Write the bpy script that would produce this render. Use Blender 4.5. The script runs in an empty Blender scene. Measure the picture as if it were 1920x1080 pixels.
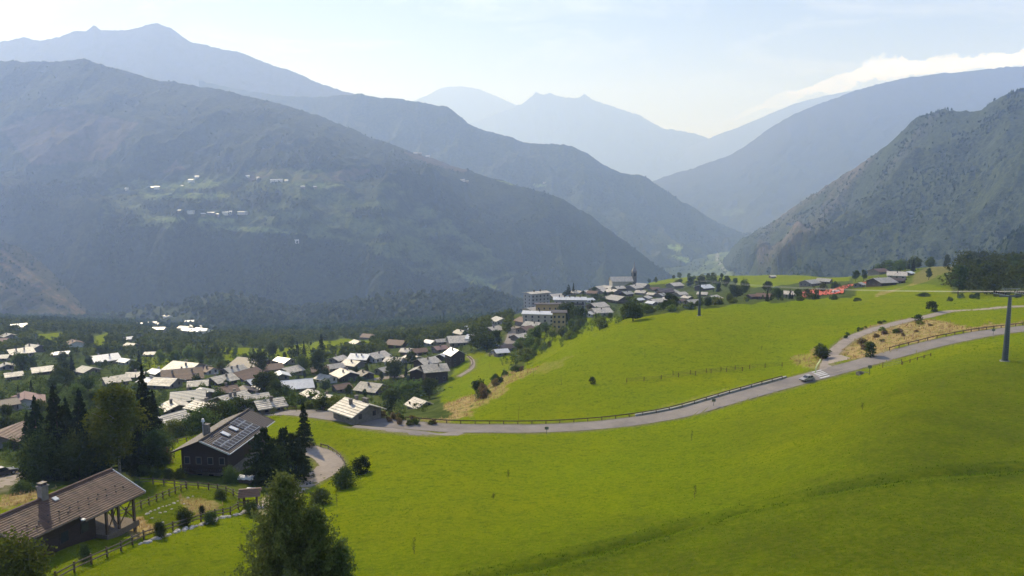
import bpy, math, random
import numpy as np
R = math.radians
scene = bpy.context.scene
COL = scene.collection
random.seed(7)
rng = np.random.default_rng(7)

# ------------------------------------------------------------------ camera, sky, sun, exposure
F = 1400.0            # focal length in pixels of a 1920 wide frame
PITCH = R(7.0)
cam_d = bpy.data.cameras.new("camera")
cam_d.sensor_width = 36.0
cam_d.lens = F / 1920 * 36
cam_d.clip_start = 0.5
cam_d.clip_end = 60000
cam = bpy.data.objects.new("camera", cam_d)
COL.objects.link(cam)
cam.rotation_euler = (R(90) - PITCH, 0, 0)
scene.camera = cam

SUN_AZ = -34.0        # degrees from the view direction (+Y), negative = to the left
SUN_EL = 37.0
HAZE = 1.5e-4
w = bpy.data.worlds.new("World")
scene.world = w
w.use_nodes = True
nt = w.node_tree
nt.nodes.clear()
def N(tree, t, **k):
    n = tree.nodes.new(t)
    for a, b in k.items():
        setattr(n, a, b)
    return n
def LK(tree, a, b):
    tree.links.new(a, b)
out = N(nt, 'ShaderNodeOutputWorld')
bg = N(nt, 'ShaderNodeBackground')
bg.inputs['Strength'].default_value = 0.086
sky = N(nt, 'ShaderNodeTexSky', sky_type='NISHITA')
sky.sun_disc = False
sky.sun_elevation = R(SUN_EL)
sky.sun_rotation = R(SUN_AZ)
sky.altitude = 1500
sky.air_density = 1.0
sky.dust_density = 0.4
sky.ozone_density = 1.5
# clouds: a bank lying along a far crest, and thin cirrus; all in direction space, outside the haze
tc = N(nt, 'ShaderNodeTexCoord')
sp = N(nt, 'ShaderNodeSeparateXYZ')
LK(nt, tc.outputs['Generated'], sp.inputs[0])
def M(tree, op, a, b=None, c=None, clamp=False):
    n = N(tree, 'ShaderNodeMath', operation=op, use_clamp=clamp)
    for i, v in enumerate((a, b, c)):
        if v is None: continue
        if isinstance(v, (int, float)): n.inputs[i].default_value = v
        else: LK(tree, v, n.inputs[i])
    return n.outputs[0]
def RAMP(tree, fac, stops):
    n = N(tree, 'ShaderNodeValToRGB')
    cr = n.color_ramp
    while len(cr.elements) < len(stops): cr.elements.new(0.5)
    for e, (p, c) in zip(cr.elements, stops):
        e.position = p
        e.color = (c, c, c, 1) if isinstance(c, (int, float)) else (*c, 1)
    LK(tree, fac, n.inputs[0])
    return n.outputs[0]
ta = M(nt, 'DIVIDE', sp.outputs[0], M(nt, 'MAXIMUM', sp.outputs[1], 0.05))      # tan azimuth
te = M(nt, 'DIVIDE', sp.outputs[2], M(nt, 'MAXIMUM', sp.outputs[1], 0.05))      # tan elevation
cmb = N(nt, 'ShaderNodeCombineXYZ')
LK(nt, ta, cmb.inputs[0]); LK(nt, te, cmb.inputs[1])
nz = N(nt, 'ShaderNodeTexNoise'); nz.inputs['Scale'].default_value = 22; nz.inputs['Detail'].default_value = 8; nz.inputs['Roughness'].default_value = 0.62
LK(nt, cmb.outputs[0], nz.inputs['Vector'])
nz2 = N(nt, 'ShaderNodeTexNoise'); nz2.inputs['Scale'].default_value = 5; nz2.inputs['Detail'].default_value = 3
LK(nt, cmb.outputs[0], nz2.inputs['Vector'])
# bank centre height over azimuth (tan values)
fc = N(nt, 'ShaderNodeFloatCurve')
cu = fc.mapping.curves[0]
def tau(px): return (px - 960) / F
def tev(py): return (368 - py) / F
pts = [(1250, 285), (1340, 238), (1420, 205), (1500, 178), (1580, 155), (1650, 138), (1720, 134), (1800, 126), (1860, 119), (1940, 108)]
curve = [(min(1, max(0, tau(a))), tev(b) * 4) for a, b in pts]
cu.points[0].location = curve[0]; cu.points[1].location = (1, 0.75)
cu.points[0].location = curve[0]
for c_ in curve[1:]: cu.points.new(*c_)
fc.mapping.update()
LK(nt, ta, fc.inputs['Value'])
cen = M(nt, 'DIVIDE', fc.outputs[0], 4.0)
d = M(nt, 'SUBTRACT', te, cen)
d = M(nt, 'ADD', d, M(nt, 'MULTIPLY', M(nt, 'SUBTRACT', nz2.outputs[0], 0.5), 0.022))
thick = RAMP(nt, ta, [(0.18, 0.001), (0.26, 0.004), (0.36, 0.009), (0.44, 0.016), (0.50, 0.019), (0.58, 0.011), (0.7, 0.012)])
q = M(nt, 'DIVIDE', M(nt, 'ABSOLUTE', d), M(nt, 'MAXIMUM', thick, 0.001))
q = M(nt, 'ADD', q, M(nt, 'MULTIPLY', M(nt, 'SUBTRACT', nz.outputs[0], 0.5), 3.4))
bank = RAMP(nt, q, [(0.60, 1.0), (0.90, 0.0)])
side = RAMP(nt, ta, [(0.27, 0.0), (0.44, 0.8), (0.52, 1.0)])
bank = M(nt, 'MULTIPLY', bank, side)
mp = N(nt, 'ShaderNodeMapping'); mp.inputs['Scale'].default_value = (1.2, 4.5, 1); mp.inputs['Rotation'].default_value = (0, 0, R(-24))
LK(nt, cmb.outputs[0], mp.inputs[0])
nz3 = N(nt, 'ShaderNodeTexNoise'); nz3.inputs['Scale'].default_value = 3.1; nz3.inputs['Detail'].default_value = 9; nz3.inputs['Roughness'].default_value = 0.6; nz3.inputs['Distortion'].default_value = 0.5
LK(nt, mp.outputs[0], nz3.inputs['Vector'])
cir = M(nt, 'MULTIPLY', RAMP(nt, nz3.outputs[0], [(0.52, 0.0), (0.8, 1.0)]), 0.35)
allc = M(nt, 'MAXIMUM', bank, cir)
hz = M(nt, 'MULTIPLY', M(nt, 'POWER', 2.718, M(nt, 'MULTIPLY', M(nt, 'MAXIMUM', te, 0.0), -13.0)), 0.85)
mixh = N(nt, 'ShaderNodeMix', data_type='RGBA'); mixh.inputs['B'].default_value = (16.0, 16.6, 17.2, 1)
mixc = N(nt, 'ShaderNodeMix', data_type='RGBA')
LK(nt, allc, mixc.inputs['Factor'])
LK(nt, hz, mixh.inputs['Factor']); LK(nt, sky.outputs[0], mixh.inputs['A']); LK(nt, mixh.outputs['Result'], mixc.inputs['A'])
crgb = N(nt, 'ShaderNodeMix', data_type='RGBA')
LK(nt, RAMP(nt, nz.outputs[0], [(0.35, 0.0), (0.65, 1.0)]), crgb.inputs['Factor'])
crgb.inputs['A'].default_value = (12.5, 14.2, 17.0, 1); crgb.inputs['B'].default_value = (21, 22, 23.5, 1)
LK(nt, crgb.outputs['Result'], mixc.inputs['B'])
wb = N(nt, 'ShaderNodeMix', data_type='RGBA', blend_type='MULTIPLY'); wb.inputs['Factor'].default_value = 1.0; wb.inputs['B'].default_value = (0.95, 0.95, 1.06, 1)
LK(nt, mixc.outputs['Result'], wb.inputs['A'])
LK(nt, wb.outputs['Result'], bg.inputs['Color'])
LK(nt, bg.outputs[0], out.inputs[0])

sun_d = bpy.data.lights.new("sun", 'SUN')
sun_d.energy = 5.0
sun_d.angle = R(0.53)
sun_d.color = (1.0, 0.955, 0.89)
sun = bpy.data.objects.new("sun", sun_d)
COL.objects.link(sun)
sv = np.array([math.sin(R(SUN_AZ)) * math.cos(R(SUN_EL)), math.cos(R(SUN_AZ)) * math.cos(R(SUN_EL)), math.sin(R(SUN_EL))])
import mathutils
sun.rotation_euler = mathutils.Vector(sv).to_track_quat('Z', 'Y').to_euler()
sun.location = (0, 0, 100)
scene.view_settings.view_transform = 'Standard'
scene.view_settings.look = 'None'
scene.view_settings.exposure = 0.2
scene.view_settings.gamma = 1
scene.view_settings.use_curve_mapping = False
scene.render.engine = 'CYCLES'
cy = scene.cycles
cy.use_denoising = True
cy.max_bounces = 8
cy.diffuse_bounces = 2
cy.glossy_bounces = 2
cy.transmission_bounces = 3
cy.transparent_max_bounces = 6
cy.volume_bounces = 5
cy.use_adaptive_sampling = True
cy.adaptive_threshold = 0.02

# ------------------------------------------------------------------ numeric helpers
def dirs(px, py):
    dx = (px - 960) / F; up = (540 - py) / F
    return dx, math.cos(PITCH) + up * math.sin(PITCH), -math.sin(PITCH) + up * math.cos(PITCH)
def P(px, py, Y):
    a, b, c = dirs(px, py)
    return (a / b * Y, Y, c / b * Y)
def h2(ix, iy, seed):
    n = (ix.astype(np.int64) * 374761393 + iy.astype(np.int64) * 668265263 + seed * 1274126177) & 0xffffffff
    n = ((n ^ (n >> 13)) * 1274126177) & 0xffffffff
    n = n ^ (n >> 16)
    return (n & 0xffff) / 65535.0
def vnoise(x, y, seed=0):
    x = np.asarray(x, float); y = np.asarray(y, float)
    ix = np.floor(x); iy = np.floor(y); fx = x - ix; fy = y - iy
    fx = fx * fx * fx * (fx * (fx * 6 - 15) + 10); fy = fy * fy * fy * (fy * (fy * 6 - 15) + 10)
    a = h2(ix, iy, seed); b = h2(ix + 1, iy, seed); c = h2(ix, iy + 1, seed); e = h2(ix + 1, iy + 1, seed)
    return (a * (1 - fx) + b * fx) * (1 - fy) + (c * (1 - fx) + e * fx) * fy
def fbm(x, y, oct=5, seed=0, gain=0.5):
    s = 0; a = 1; t = 0
    for i in range(oct):
        s = s + a * (vnoise(x * 2 ** i + 17.3 * i, y * 2 ** i - 9.1 * i, seed + i) - 0.5); t += a; a *= gain
    return s / t * 2
def ridged(x, y, oct=5, seed=0, gain=0.55):
    s = 0; a = 1; t = 0
    for i in range(oct):
        v = 1 - np.abs(2 * vnoise(x * 2 ** i + 5.7 * i, y * 2 ** i + 3.9 * i, seed + i) - 1); s = s + a * v * v; t += a; a *= gain
    return s / t
def mesh_np(name, verts, faces, mats=(), smooth=False, fmat=None, attrs=None):
    """faces: (n,k) int array, k = 3 or 4"""
    me = bpy.data.meshes.new(name)
    verts = np.asarray(verts, np.float32); faces = np.asarray(faces, np.int32)
    k = faces.shape[1]
    me.vertices.add(len(verts)); me.vertices.foreach_set('co', verts.ravel())
    me.loops.add(faces.size); me.loops.foreach_set('vertex_index', faces.ravel())
    me.polygons.add(len(faces)); me.polygons.foreach_set('loop_start', np.arange(0, faces.size, k, dtype=np.int32))
    me.polygons.foreach_set('loop_total', np.full(len(faces), k, np.int32))
    me.polygons.foreach_set('use_smooth', np.full(len(faces), smooth))
    for m in mats: me.materials.append(m)
    if fmat is not None: me.polygons.foreach_set('material_index', np.asarray(fmat, np.int32))
    for an, av in (attrs or {}).items():
        at = me.attributes.new(an, 'FLOAT', 'POINT'); at.data.foreach_set('value', np.asarray(av, np.float32).ravel())
    me.update(calc_edges=True)
    return me
def link(name, me, parent=None, **props):
    o = bpy.data.objects.new(name, me); COL.objects.link(o)
    if parent is not None: o.parent = parent
    for a, b in props.items(): o[a] = b
    return o
def thing(name, label, cat, loc=(0, 0, 0), rz=0.0, group=None):
    o = bpy.data.objects.new(name, None); COL.objects.link(o)
    o.empty_display_size = 0.5
    o.location = loc; o.rotation_euler = (0, 0, rz); o['label'] = label; o['category'] = cat
    if group: o['group'] = group
    return o
def tag(o, label, cat, group=None):
    o['label'] = label; o['category'] = cat
    if group: o['group'] = group
    return o
def dup(root, loc, rz=0.0, s=1.0, label=None, group=None):
    r = root.copy(); COL.objects.link(r); r.location = loc; r.rotation_euler = (0, 0, rz)
    r.scale = (s, s, s) if isinstance(s, (int, float)) else s
    if label: r['label'] = label
    if group: r['group'] = group
    for ch in root.children:
        c = ch.copy(); COL.objects.link(c); c.parent = r
        for g in ch.children:
            e = g.copy(); COL.objects.link(e); e.parent = c
    return r
class MB:
    def __init__(s): s.v = []; s.f = []; s.m = []
    def add(s, vs, fs, m=0):
        b = len(s.v); s.v += [tuple(map(float, q)) for q in vs]
        for f in fs: s.f.append([b + i for i in f]); s.m.append(m)
        return s
    def box(s, x0, x1, y0, y1, z0, z1, m=0):
        return s.add([(x0, y0, z0), (x1, y0, z0), (x1, y1, z0), (x0, y1, z0), (x0, y0, z1), (x1, y0, z1), (x1, y1, z1), (x0, y1, z1)],
                     [(0, 3, 2, 1), (4, 5, 6, 7), (0, 1, 5, 4), (1, 2, 6, 5), (2, 3, 7, 6), (3, 0, 4, 7)], m)
    def hexa(s, bot, top, m=0):
        return s.add(list(bot) + list(top), [(0, 3, 2, 1), (4, 5, 6, 7), (0, 1, 5, 4), (1, 2, 6, 5), (2, 3, 7, 6), (3, 0, 4, 7)], m)
    def tube(s, a, b, r0, r1=None, n=8, m=0, caps=True):
        a = np.array(a, float); b = np.array(b, float); r1 = r0 if r1 is None else r1
        d = b - a; d /= (np.linalg.norm(d) + 1e-9)
        u = np.cross(d, (0, 0, 1)) if abs(d[2]) < 0.95 else np.cross(d, (1, 0, 0)); u /= np.linalg.norm(u); w_ = np.cross(d, u)
        vs = []
        for p, r in ((a, r0), (b, r1)):
            for i in range(n):
                t = 2 * math.pi * i / n
                vs.append(p + r * (math.cos(t) * u + math.sin(t) * w_))
        fs = [(i, (i + 1) % n, n + (i + 1) % n, n + i) for i in range(n)]
        if caps: fs += [tuple(range(n))[::-1], tuple(range(n, 2 * n))]
        return s.add(vs, fs, m)
    def bar(s, a, b, w_, h, m=0):
        """rectangular bar from a to b, w_ wide (horizontal), h tall, centred"""
        a = np.array(a, float); b = np.array(b, float); d = b - a; n = np.array([-d[1], d[0], 0.0]); L = np.linalg.norm(n)
        n = n / L if L > 1e-6 else np.array([1.0, 0, 0]); n = n * w_ / 2; u = np.array([0, 0, h / 2])
        return s.hexa([a - n - u, b - n - u, b + n - u, a + n - u], [a - n + u, b - n + u, b + n + u, a + n + u], m)
    def mesh(s, name, mats, smooth=False):
        me = bpy.data.meshes.new(name); me.from_pydata(s.v, [], s.f)
        for mm in (mats if isinstance(mats, (list, tuple)) else [mats]): me.materials.append(mm)
        me.polygons.foreach_set('material_index', s.m)
        if smooth: me.polygons.foreach_set('use_smooth', [True] * len(s.f))
        me.update(); return me
    def build(s, name, mats, parent=None, smooth=False, **props):
        return link(name, s.mesh(name, mats, smooth), parent, **props)

# ------------------------------------------------------------------ materials
def mat(name, base, rough=0.8, var=None, scale=3.0, bump=0.0, bscale=None, spec=0.3, metal=0.0, detail=5, stretch=None, coord='Object', island=0.0):
    m = bpy.data.materials.new(name); m.use_nodes = True
    t = m.node_tree; b = t.nodes['Principled BSDF']
    b.inputs['Roughness'].default_value = rough; b.inputs['Metallic'].default_value = metal
    b.inputs['Specular IOR Level'].default_value = spec
    b.inputs['Base Color'].default_value = (*base, 1)
    co = N(t, 'ShaderNodeTexCoord').outputs[coord]
    if stretch:
        mpn = N(t, 'ShaderNodeMapping'); mpn.inputs['Scale'].default_value = stretch; LK(t, co, mpn.inputs[0]); co = mpn.outputs[0]
    if var is not None:
        n = N(t, 'ShaderNodeTexNoise'); n.inputs['Scale'].default_value = scale; n.inputs['Detail'].default_value = detail; n.inputs['Roughness'].default_value = 0.65
        LK(t, co, n.inputs['Vector'])
        fac = RAMP(t, n.outputs[0], [(0.33, 0.0), (0.67, 1.0)])
        mx = N(t, 'ShaderNodeMix', data_type='RGBA'); LK(t, fac, mx.inputs['Factor'])
        mx.inputs['A'].default_value = (*base, 1); mx.inputs['B'].default_value = (*var, 1)
        res = mx.outputs['Result']
        if island:
            g = N(t, 'ShaderNodeNewGeometry'); hv = N(t, 'ShaderNodeHueSaturation')
            LK(t, M(t, 'ADD', M(t, 'MULTIPLY', g.outputs['Random Per Island'], island), 1 - island / 2), hv.inputs['Value'])
            LK(t, res, hv.inputs['Color']); res = hv.outputs[0]
        LK(t, res, b.inputs['Base Color'])
    if bump:
        n2 = N(t, 'ShaderNodeTexNoise'); n2.inputs['Scale'].default_value = bscale or scale * 4; n2.inputs['Detail'].default_value = 4
        LK(t, co, n2.inputs['Vector'])
        bp = N(t, 'ShaderNodeBump'); bp.inputs['Strength'].default_value = bump; bp.inputs['Distance'].default_value = 0.1
        LK(t, n2.outputs[0], bp.inputs['Height']); LK(t, bp.outputs[0], b.inputs['Normal'])
    return m
def leafmat(name, c1, c2, trans=0.3, rnd=0.5, scale=0.6):
    m = bpy.data.materials.new(name); m.use_nodes = True
    t = m.node_tree; t.nodes.clear()
    o = N(t, 'ShaderNodeOutputMaterial'); g = N(t, 'ShaderNodeNewGeometry')
    n = N(t, 'ShaderNodeTexNoise'); n.inputs['Scale'].default_value = scale; n.inputs['Detail'].default_value = 3
    LK(t, N(t, 'ShaderNodeTexCoord').outputs['Object'], n.inputs['Vector'])
    mx = N(t, 'ShaderNodeMix', data_type='RGBA'); mx.inputs['A'].default_value = (*c1, 1); mx.inputs['B'].default_value = (*c2, 1)
    f = M(t, 'ADD', M(t, 'MULTIPLY', g.outputs['Random Per Island'], 0.55), M(t, 'MULTIPLY', RAMP(t, n.outputs[0], [(0.35, 0.0), (0.65, 1.0)]), 0.45))
    LK(t, f, mx.inputs['Factor'])
    oi = N(t, 'ShaderNodeObjectInfo'); hv = N(t, 'ShaderNodeHueSaturation')
    LK(t, M(t, 'ADD', M(t, 'MULTIPLY', oi.outputs['Random'], rnd), 1 - rnd / 2), hv.inputs['Value'])
    LK(t, M(t, 'ADD', M(t, 'MULTIPLY', oi.outputs['Random'], 0.04), 0.48), hv.inputs['Hue'])
    LK(t, mx.outputs['Result'], hv.inputs['Color'])
    d = N(t, 'ShaderNodeBsdfDiffuse'); tr = N(t, 'ShaderNodeBsdfTranslucent'); ms = N(t, 'ShaderNodeMixShader'); ms.inputs[0].default_value = trans
    LK(t, hv.outputs[0], d.inputs[0]); LK(t, hv.outputs[0], tr.inputs[0]); LK(t, d.outputs[0], ms.inputs[1]); LK(t, tr.outputs[0], ms.inputs[2])
    LK(t, ms.outputs[0], o.inputs[0])
    return m

MT = {
 'lose':  mat('stone_slab_roof', (0.68, 0.59, 0.46), 0.5, (0.34, 0.30, 0.245), 0.9, 0.6, 6, 0.35, stretch=(1, 1, 1), island=0.35),
 'lose2': mat('grey_slab_roof', (0.47, 0.42, 0.345), 0.5, (0.24, 0.22, 0.18), 0.9, 0.6, 6, 0.35, island=0.35),
 'white': mat('pale_sheet_roof', (0.74, 0.72, 0.68), 0.4, (0.58, 0.565, 0.54), 0.8, 0.15, 5, 0.5),
 'brown': mat('brown_tile_roof', (0.19, 0.105, 0.07), 0.65, (0.11, 0.068, 0.048), 1.3, 0.5, 7, 0.3, island=0.3),
 'pink':  mat('faded_pink_tile_roof', (0.33, 0.20, 0.17), 0.75, (0.22, 0.14, 0.12), 1.3, 0.4, 7, island=0.3),
 'red':   mat('red_tile_roof', (0.45, 0.10, 0.06), 0.7, (0.30, 0.08, 0.05), 1.3, 0.4, 7, island=0.3),
 'dark':  mat('dark_metal_roof', (0.065, 0.05, 0.046), 0.55, (0.09, 0.068, 0.06), 2.0, 0.2, 8, 0.2),
 'corr':  mat('corrugated_grey_roof', (0.38, 0.36, 0.32), 0.5, (0.26, 0.25, 0.22), 2.2, 0.2, 8, 0.4),
 'stone': mat('stone_wall', (0.25, 0.22, 0.185), 0.9, (0.14, 0.125, 0.105), 1.8, 0.6, 5),
 'render': mat('grey_render_wall', (0.42, 0.40, 0.37), 0.9, (0.33, 0.31, 0.29), 0.7, 0.1, 9),
 'plaster': mat('white_plaster_wall', (0.66, 0.64, 0.60), 0.9, (0.52, 0.50, 0.47), 0.6, 0.1, 9),
 'cream': mat('cream_wall', (0.55, 0.49, 0.38), 0.9, (0.44, 0.39, 0.30), 0.6, 0.1, 9),
 'ochre': mat('ochre_wall', (0.45, 0.34, 0.17), 0.9, (0.36, 0.27, 0.14), 0.6, 0.1, 9),
 'wood':  mat('dark_timber', (0.075, 0.048, 0.032), 0.8, (0.035, 0.024, 0.018), 3.0, 0.4, 8, stretch=(1, 1, 7)),
 'woodl': mat('weathered_timber', (0.20, 0.155, 0.11), 0.85, (0.11, 0.085, 0.06), 5.0, 0.3, 9),
 'woodrail': mat('brown_rail_timber', (0.15, 0.095, 0.055), 0.8, (0.08, 0.055, 0.035), 5.0, 0.3, 9),
 'glass': mat('window_glass', (0.03, 0.035, 0.04), 0.12, spec=0.7),
 'frame': mat('window_frame', (0.25, 0.21, 0.17), 0.7, (0.17, 0.14, 0.12), 4),
 'asphalt': mat('asphalt', (0.29, 0.25, 0.215), 0.9, (0.19, 0.165, 0.145), 0.18, 0.3, 4, coord='Object', detail=10),
 'gravel': mat('gravel_track', (0.36, 0.30, 0.24), 0.95, (0.26, 0.215, 0.175), 0.5, 0.5, 5, detail=10),
 'paint': mat('road_paint', (0.75, 0.74, 0.70), 0.7, (0.5, 0.48, 0.45), 3.0),
 'concrete': mat('pale_concrete', (0.42, 0.40, 0.36), 0.9, (0.30, 0.285, 0.26), 1.0, 0.2, 6),
 'steel': mat('galvanised_steel', (0.20, 0.23, 0.235), 0.45, (0.14, 0.16, 0.165), 1.5, 0.05, 5, 0.5, 0.6),
 'greensteel': mat('pylon_green_grey_steel', (0.055, 0.075, 0.078), 0.5, (0.035, 0.048, 0.05), 1.2, 0.05, 5, 0.5, 0.2),
 'cable': mat('steel_cable', (0.35, 0.36, 0.38), 0.4, (0.45, 0.45, 0.47), 1.0, spec=0.6),
 'rubber': mat('black_rubber', (0.012, 0.012, 0.012), 0.8),
 'bark': mat('bark', (0.085, 0.06, 0.042), 0.95, (0.045, 0.034, 0.026), 3.0, 0.5, 9, stretch=(1, 1, 0.3)),
 'birch': mat('pale_bark', (0.30, 0.27, 0.22), 0.9, (0.14, 0.12, 0.10), 3.0, 0.4, 9),
 'rock': mat('pale_rock', (0.55, 0.50, 0.44), 0.9, (0.35, 0.31, 0.27), 2.0, 0.6, 5),
 'orange': mat('orange_netting', (0.62, 0.115, 0.045), 0.8, (0.34, 0.07, 0.035), 0.6, 0.3, 4),
 'tarp': mat('white_sheet', (0.80, 0.78, 0.74), 0.5, (0.68, 0.66, 0.62), 1.5, 0.2, 3),
 'panel': mat('solar_cell', (0.03, 0.026, 0.03), 0.5, (0.045, 0.038, 0.042), 2.0, spec=0.25),
 'alu': mat('aluminium_trim', (0.62, 0.62, 0.62), 0.35, (0.5, 0.5, 0.5), 2.0, spec=0.6, metal=0.3),
 'carpaint': mat('silver_car_paint', (0.34, 0.31, 0.29), 0.3, (0.46, 0.43, 0.41), 1.0, spec=0.6, metal=0.2),
 'carwhite': mat('white_car_paint', (0.75, 0.75, 0.75), 0.3, (0.70, 0.70, 0.70), 1.0, spec=0.6),
 'carblue': mat('blue_car_paint', (0.06, 0.09, 0.18), 0.3, (0.05, 0.08, 0.16), 1.0, spec=0.6),
 'cardark': mat('dark_car_paint', (0.03, 0.03, 0.035), 0.3, (0.025, 0.025, 0.03), 1.0, spec=0.6),
 'lamp': mat('headlamp_glass', (0.75, 0.75, 0.72), 0.2, spec=0.7),
 'slate': mat('spire_slate', (0.30, 0.29, 0.28), 0.6, (0.20, 0.19, 0.185), 1.0, 0.3, 6),
 'yellowish': mat('pale_yellow_plastic', (0.62, 0.66, 0.30), 0.6, (0.5, 0.52, 0.25), 2.0),
}
LF = {
 'conifer': leafmat('conifer_needles', (0.020, 0.034, 0.013), (0.05, 0.070, 0.022), 0.2, 0.4),
 'darkleaf': leafmat('dark_green_leaves', (0.045, 0.068, 0.018), (0.105, 0.135, 0.032), 0.3, 0.4),
 'leaf': leafmat('mid_green_leaves', (0.075, 0.11, 0.024), (0.165, 0.20, 0.045), 0.35, 0.5),
 'lightleaf': leafmat('light_green_leaves', (0.12, 0.16, 0.03), (0.25, 0.28, 0.06), 0.4, 0.4),
 'yellowleaf': leafmat('yellow_green_leaves', (0.065, 0.092, 0.012), (0.14, 0.16, 0.02), 0.4, 0.3),
 'redleaf': leafmat('reddish_leaves', (0.16, 0.085, 0.055), (0.27, 0.16, 0.11), 0.3, 0.3),
 'larch': leafmat('larch_needles', (0.070, 0.10, 0.024), (0.165, 0.20, 0.058), 0.4, 0.3, 2.0),
 'dryshrub': leafmat('dry_brown_stems', (0.16, 0.11, 0.045), (0.30, 0.22, 0.10), 0.3, 0.3),
 'grass': leafmat('grass_blades', (0.12, 0.20, 0.012), (0.20, 0.27, 0.022), 0.5, 0.0, 0.05),
 'darkgrass': leafmat('lush_grass_blades', (0.05, 0.095, 0.008), (0.09, 0.14, 0.012), 0.4, 0.0, 0.1),
 'straw': leafmat('straw_blades', (0.30, 0.215, 0.09), (0.48, 0.355, 0.17), 0.5, 0.0, 0.2),
 'farbroad': leafmat('valley_wood_crowns', (0.035, 0.058, 0.022), (0.125, 0.15, 0.055), 0.2, 0.2, 0.02),
 'farwood': leafmat('far_wood_crowns', (0.018, 0.036, 0.014), (0.07, 0.09, 0.03), 0.1, 0.3, 0.01),
}
# ------------------------------------------------------------------ ground near the camera (out to 2.3 km)
CTRL = """1920,1080,50 1400,1080,56 960,1080,62 600,1080,68 300,1065,72 0,1080,72 960,1768,20 0,1800,20 1920,1700,20 -300,1750,22 2300,1650,20
1920,900,74 1900,800,98 1884,675,145 1400,900,98 1400,800,136 960,900,114 960,820,149 960,1000,81 650,850,132 650,950,98 650,1050,74 1150,860,128 1700,760,112
110,1022,78.4 400,893,119 150,880,123 620,872,128 560,920,113 450,960,95 280,1018,80 -300,1000,82 -300,880,125 2300,900,70 2300,700,120
1920,617,207 2150,590,230 1700,655,192 1600,688,184 1520,706,177 1400,738,168 1280,775,163 1130,797,160 1000,803,160 860,803,157 760,797,158 650,785,160 590,775,163
330,795,175 200,795,180 0,805,170 450,765,200 670,778,235 555,732,300 198,690,400 350,712,300 0,710,330 -300,710,350 810,708,350 900,690,330 850,745,250 785,775,212 900,722,270 520,752,235
860,782,178 970,702,222 1100,634,270 1210,594,295 1311,592,289 1400,568,340 1600,564,350 1040,668,245 900,750,196 1600,655,205
1000,690,285 1000,655,360 960,640,400 937,614,480 1030,608,470 1100,608,420 1160,588,500 1250,572,560 1178,538,800 1320,562,560 1320,545,720 1060,556,640 1010,580,560 1090,552,760
1430,562,450 1550,538,560 1480,524,800 1480,513,950 1690,527,520 1690,548,400 1850,548,350 1900,575,255 1750,502,700 2200,560,300 2200,505,600
1600,630,225 1640,600,255 1300,700,195 1500,620,245 1050,740,190 1150,680,215 1450,690,200
400,645,620 650,650,560 800,627,700 950,602,650 100,628,650 -300,622,700 240,645,620 700,668,430 500,680,420
350,613,1500 100,603,1500 600,620,1300 850,602,1300 -300,603,1500 350,598,2000 900,588,1900 600,602,2000 0,592,2000 -400,590,2300
1250,528,1000 1340,515,1400 1480,560,1300 1750,570,1100 2200,570,1000 1250,540,1600 1340,528,2200 1050,580,1100 1050,605,1700 1600,600,2200 2200,620,2200"""
ctrl = np.array([[float(v) for v in s.split(',')] for s in CTRL.split()])
def slope_of(px, py, Y):
    a, b, c = dirs(px, py)
    return a / b, c / b
ca, cs = slope_of(ctrl[:, 0], ctrl[:, 1], ctrl[:, 2])
cq = np.log(ctrl[:, 2])
KX = 3.0
U = np.stack([ca * KX, cq], 1)
def phi(r2): return 0.5 * r2 * np.log(r2 + 1e-12)
n_ = len(U)
A = phi(((U[:, None] - U[None]) ** 2).sum(2)) + np.eye(n_) * 0.004
Pm = np.concatenate([np.ones((n_, 1)), U], 1)
S_ = np.block([[A, Pm], [Pm.T, np.zeros((3, 3))]])
sol = np.linalg.solve(S_, np.concatenate([cs, np.zeros(3)]))
def tps(a, q):
    o = np.zeros(a.shape)
    for i in range(n_): o += sol[i] * phi((a * KX - U[i, 0]) ** 2 + (q - U[i, 1]) ** 2)
    return o + sol[n_] + sol[n_ + 1] * a * KX + sol[n_ + 2] * q
NA, NQ = 440, 570
A0, A1 = -0.98, 0.98
Q0, Q1 = math.log(14.0), math.log(2300.0)
ga = np.linspace(A0, A1, NA); gq = np.linspace(Q0, Q1, NQ)
GA, GQ = np.meshgrid(ga, gq)
GY = np.exp(GQ); GX = GA * GY
GZ = GY * tps(GA, GQ)
amp = np.clip((GY - 30) / 400, 0.0, 1)
GZ += 0.35 * fbm(GX / 22, GY / 22, 4, 3) * np.clip(GY / 100, 0.3, 1) + 5.0 * amp ** 2 * np.clip((GY - 450) / 600, 0, 1) * fbm(GX / 110, GY / 110, 5, 9)
def ground0(x, y, Z):
    a = np.asarray(x, float) / np.asarray(y, float); q = np.log(np.asarray(y, float))
    u = np.clip((a - A0) / (A1 - A0) * (NA - 1), 0, NA - 1.001); v = np.clip((q - Q0) / (Q1 - Q0) * (NQ - 1), 0, NQ - 1.001)
    i = np.floor(u).astype(int); j = np.floor(v).astype(int); fu = u - i; fv = v - j
    return (Z[j, i] * (1 - fu) + Z[j, i + 1] * fu) * (1 - fv) + (Z[j + 1, i] * (1 - fu) + Z[j + 1, i + 1] * fu) * fv
_T = np.exp(np.linspace(math.log(25), math.log(2290), 1400))
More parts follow.
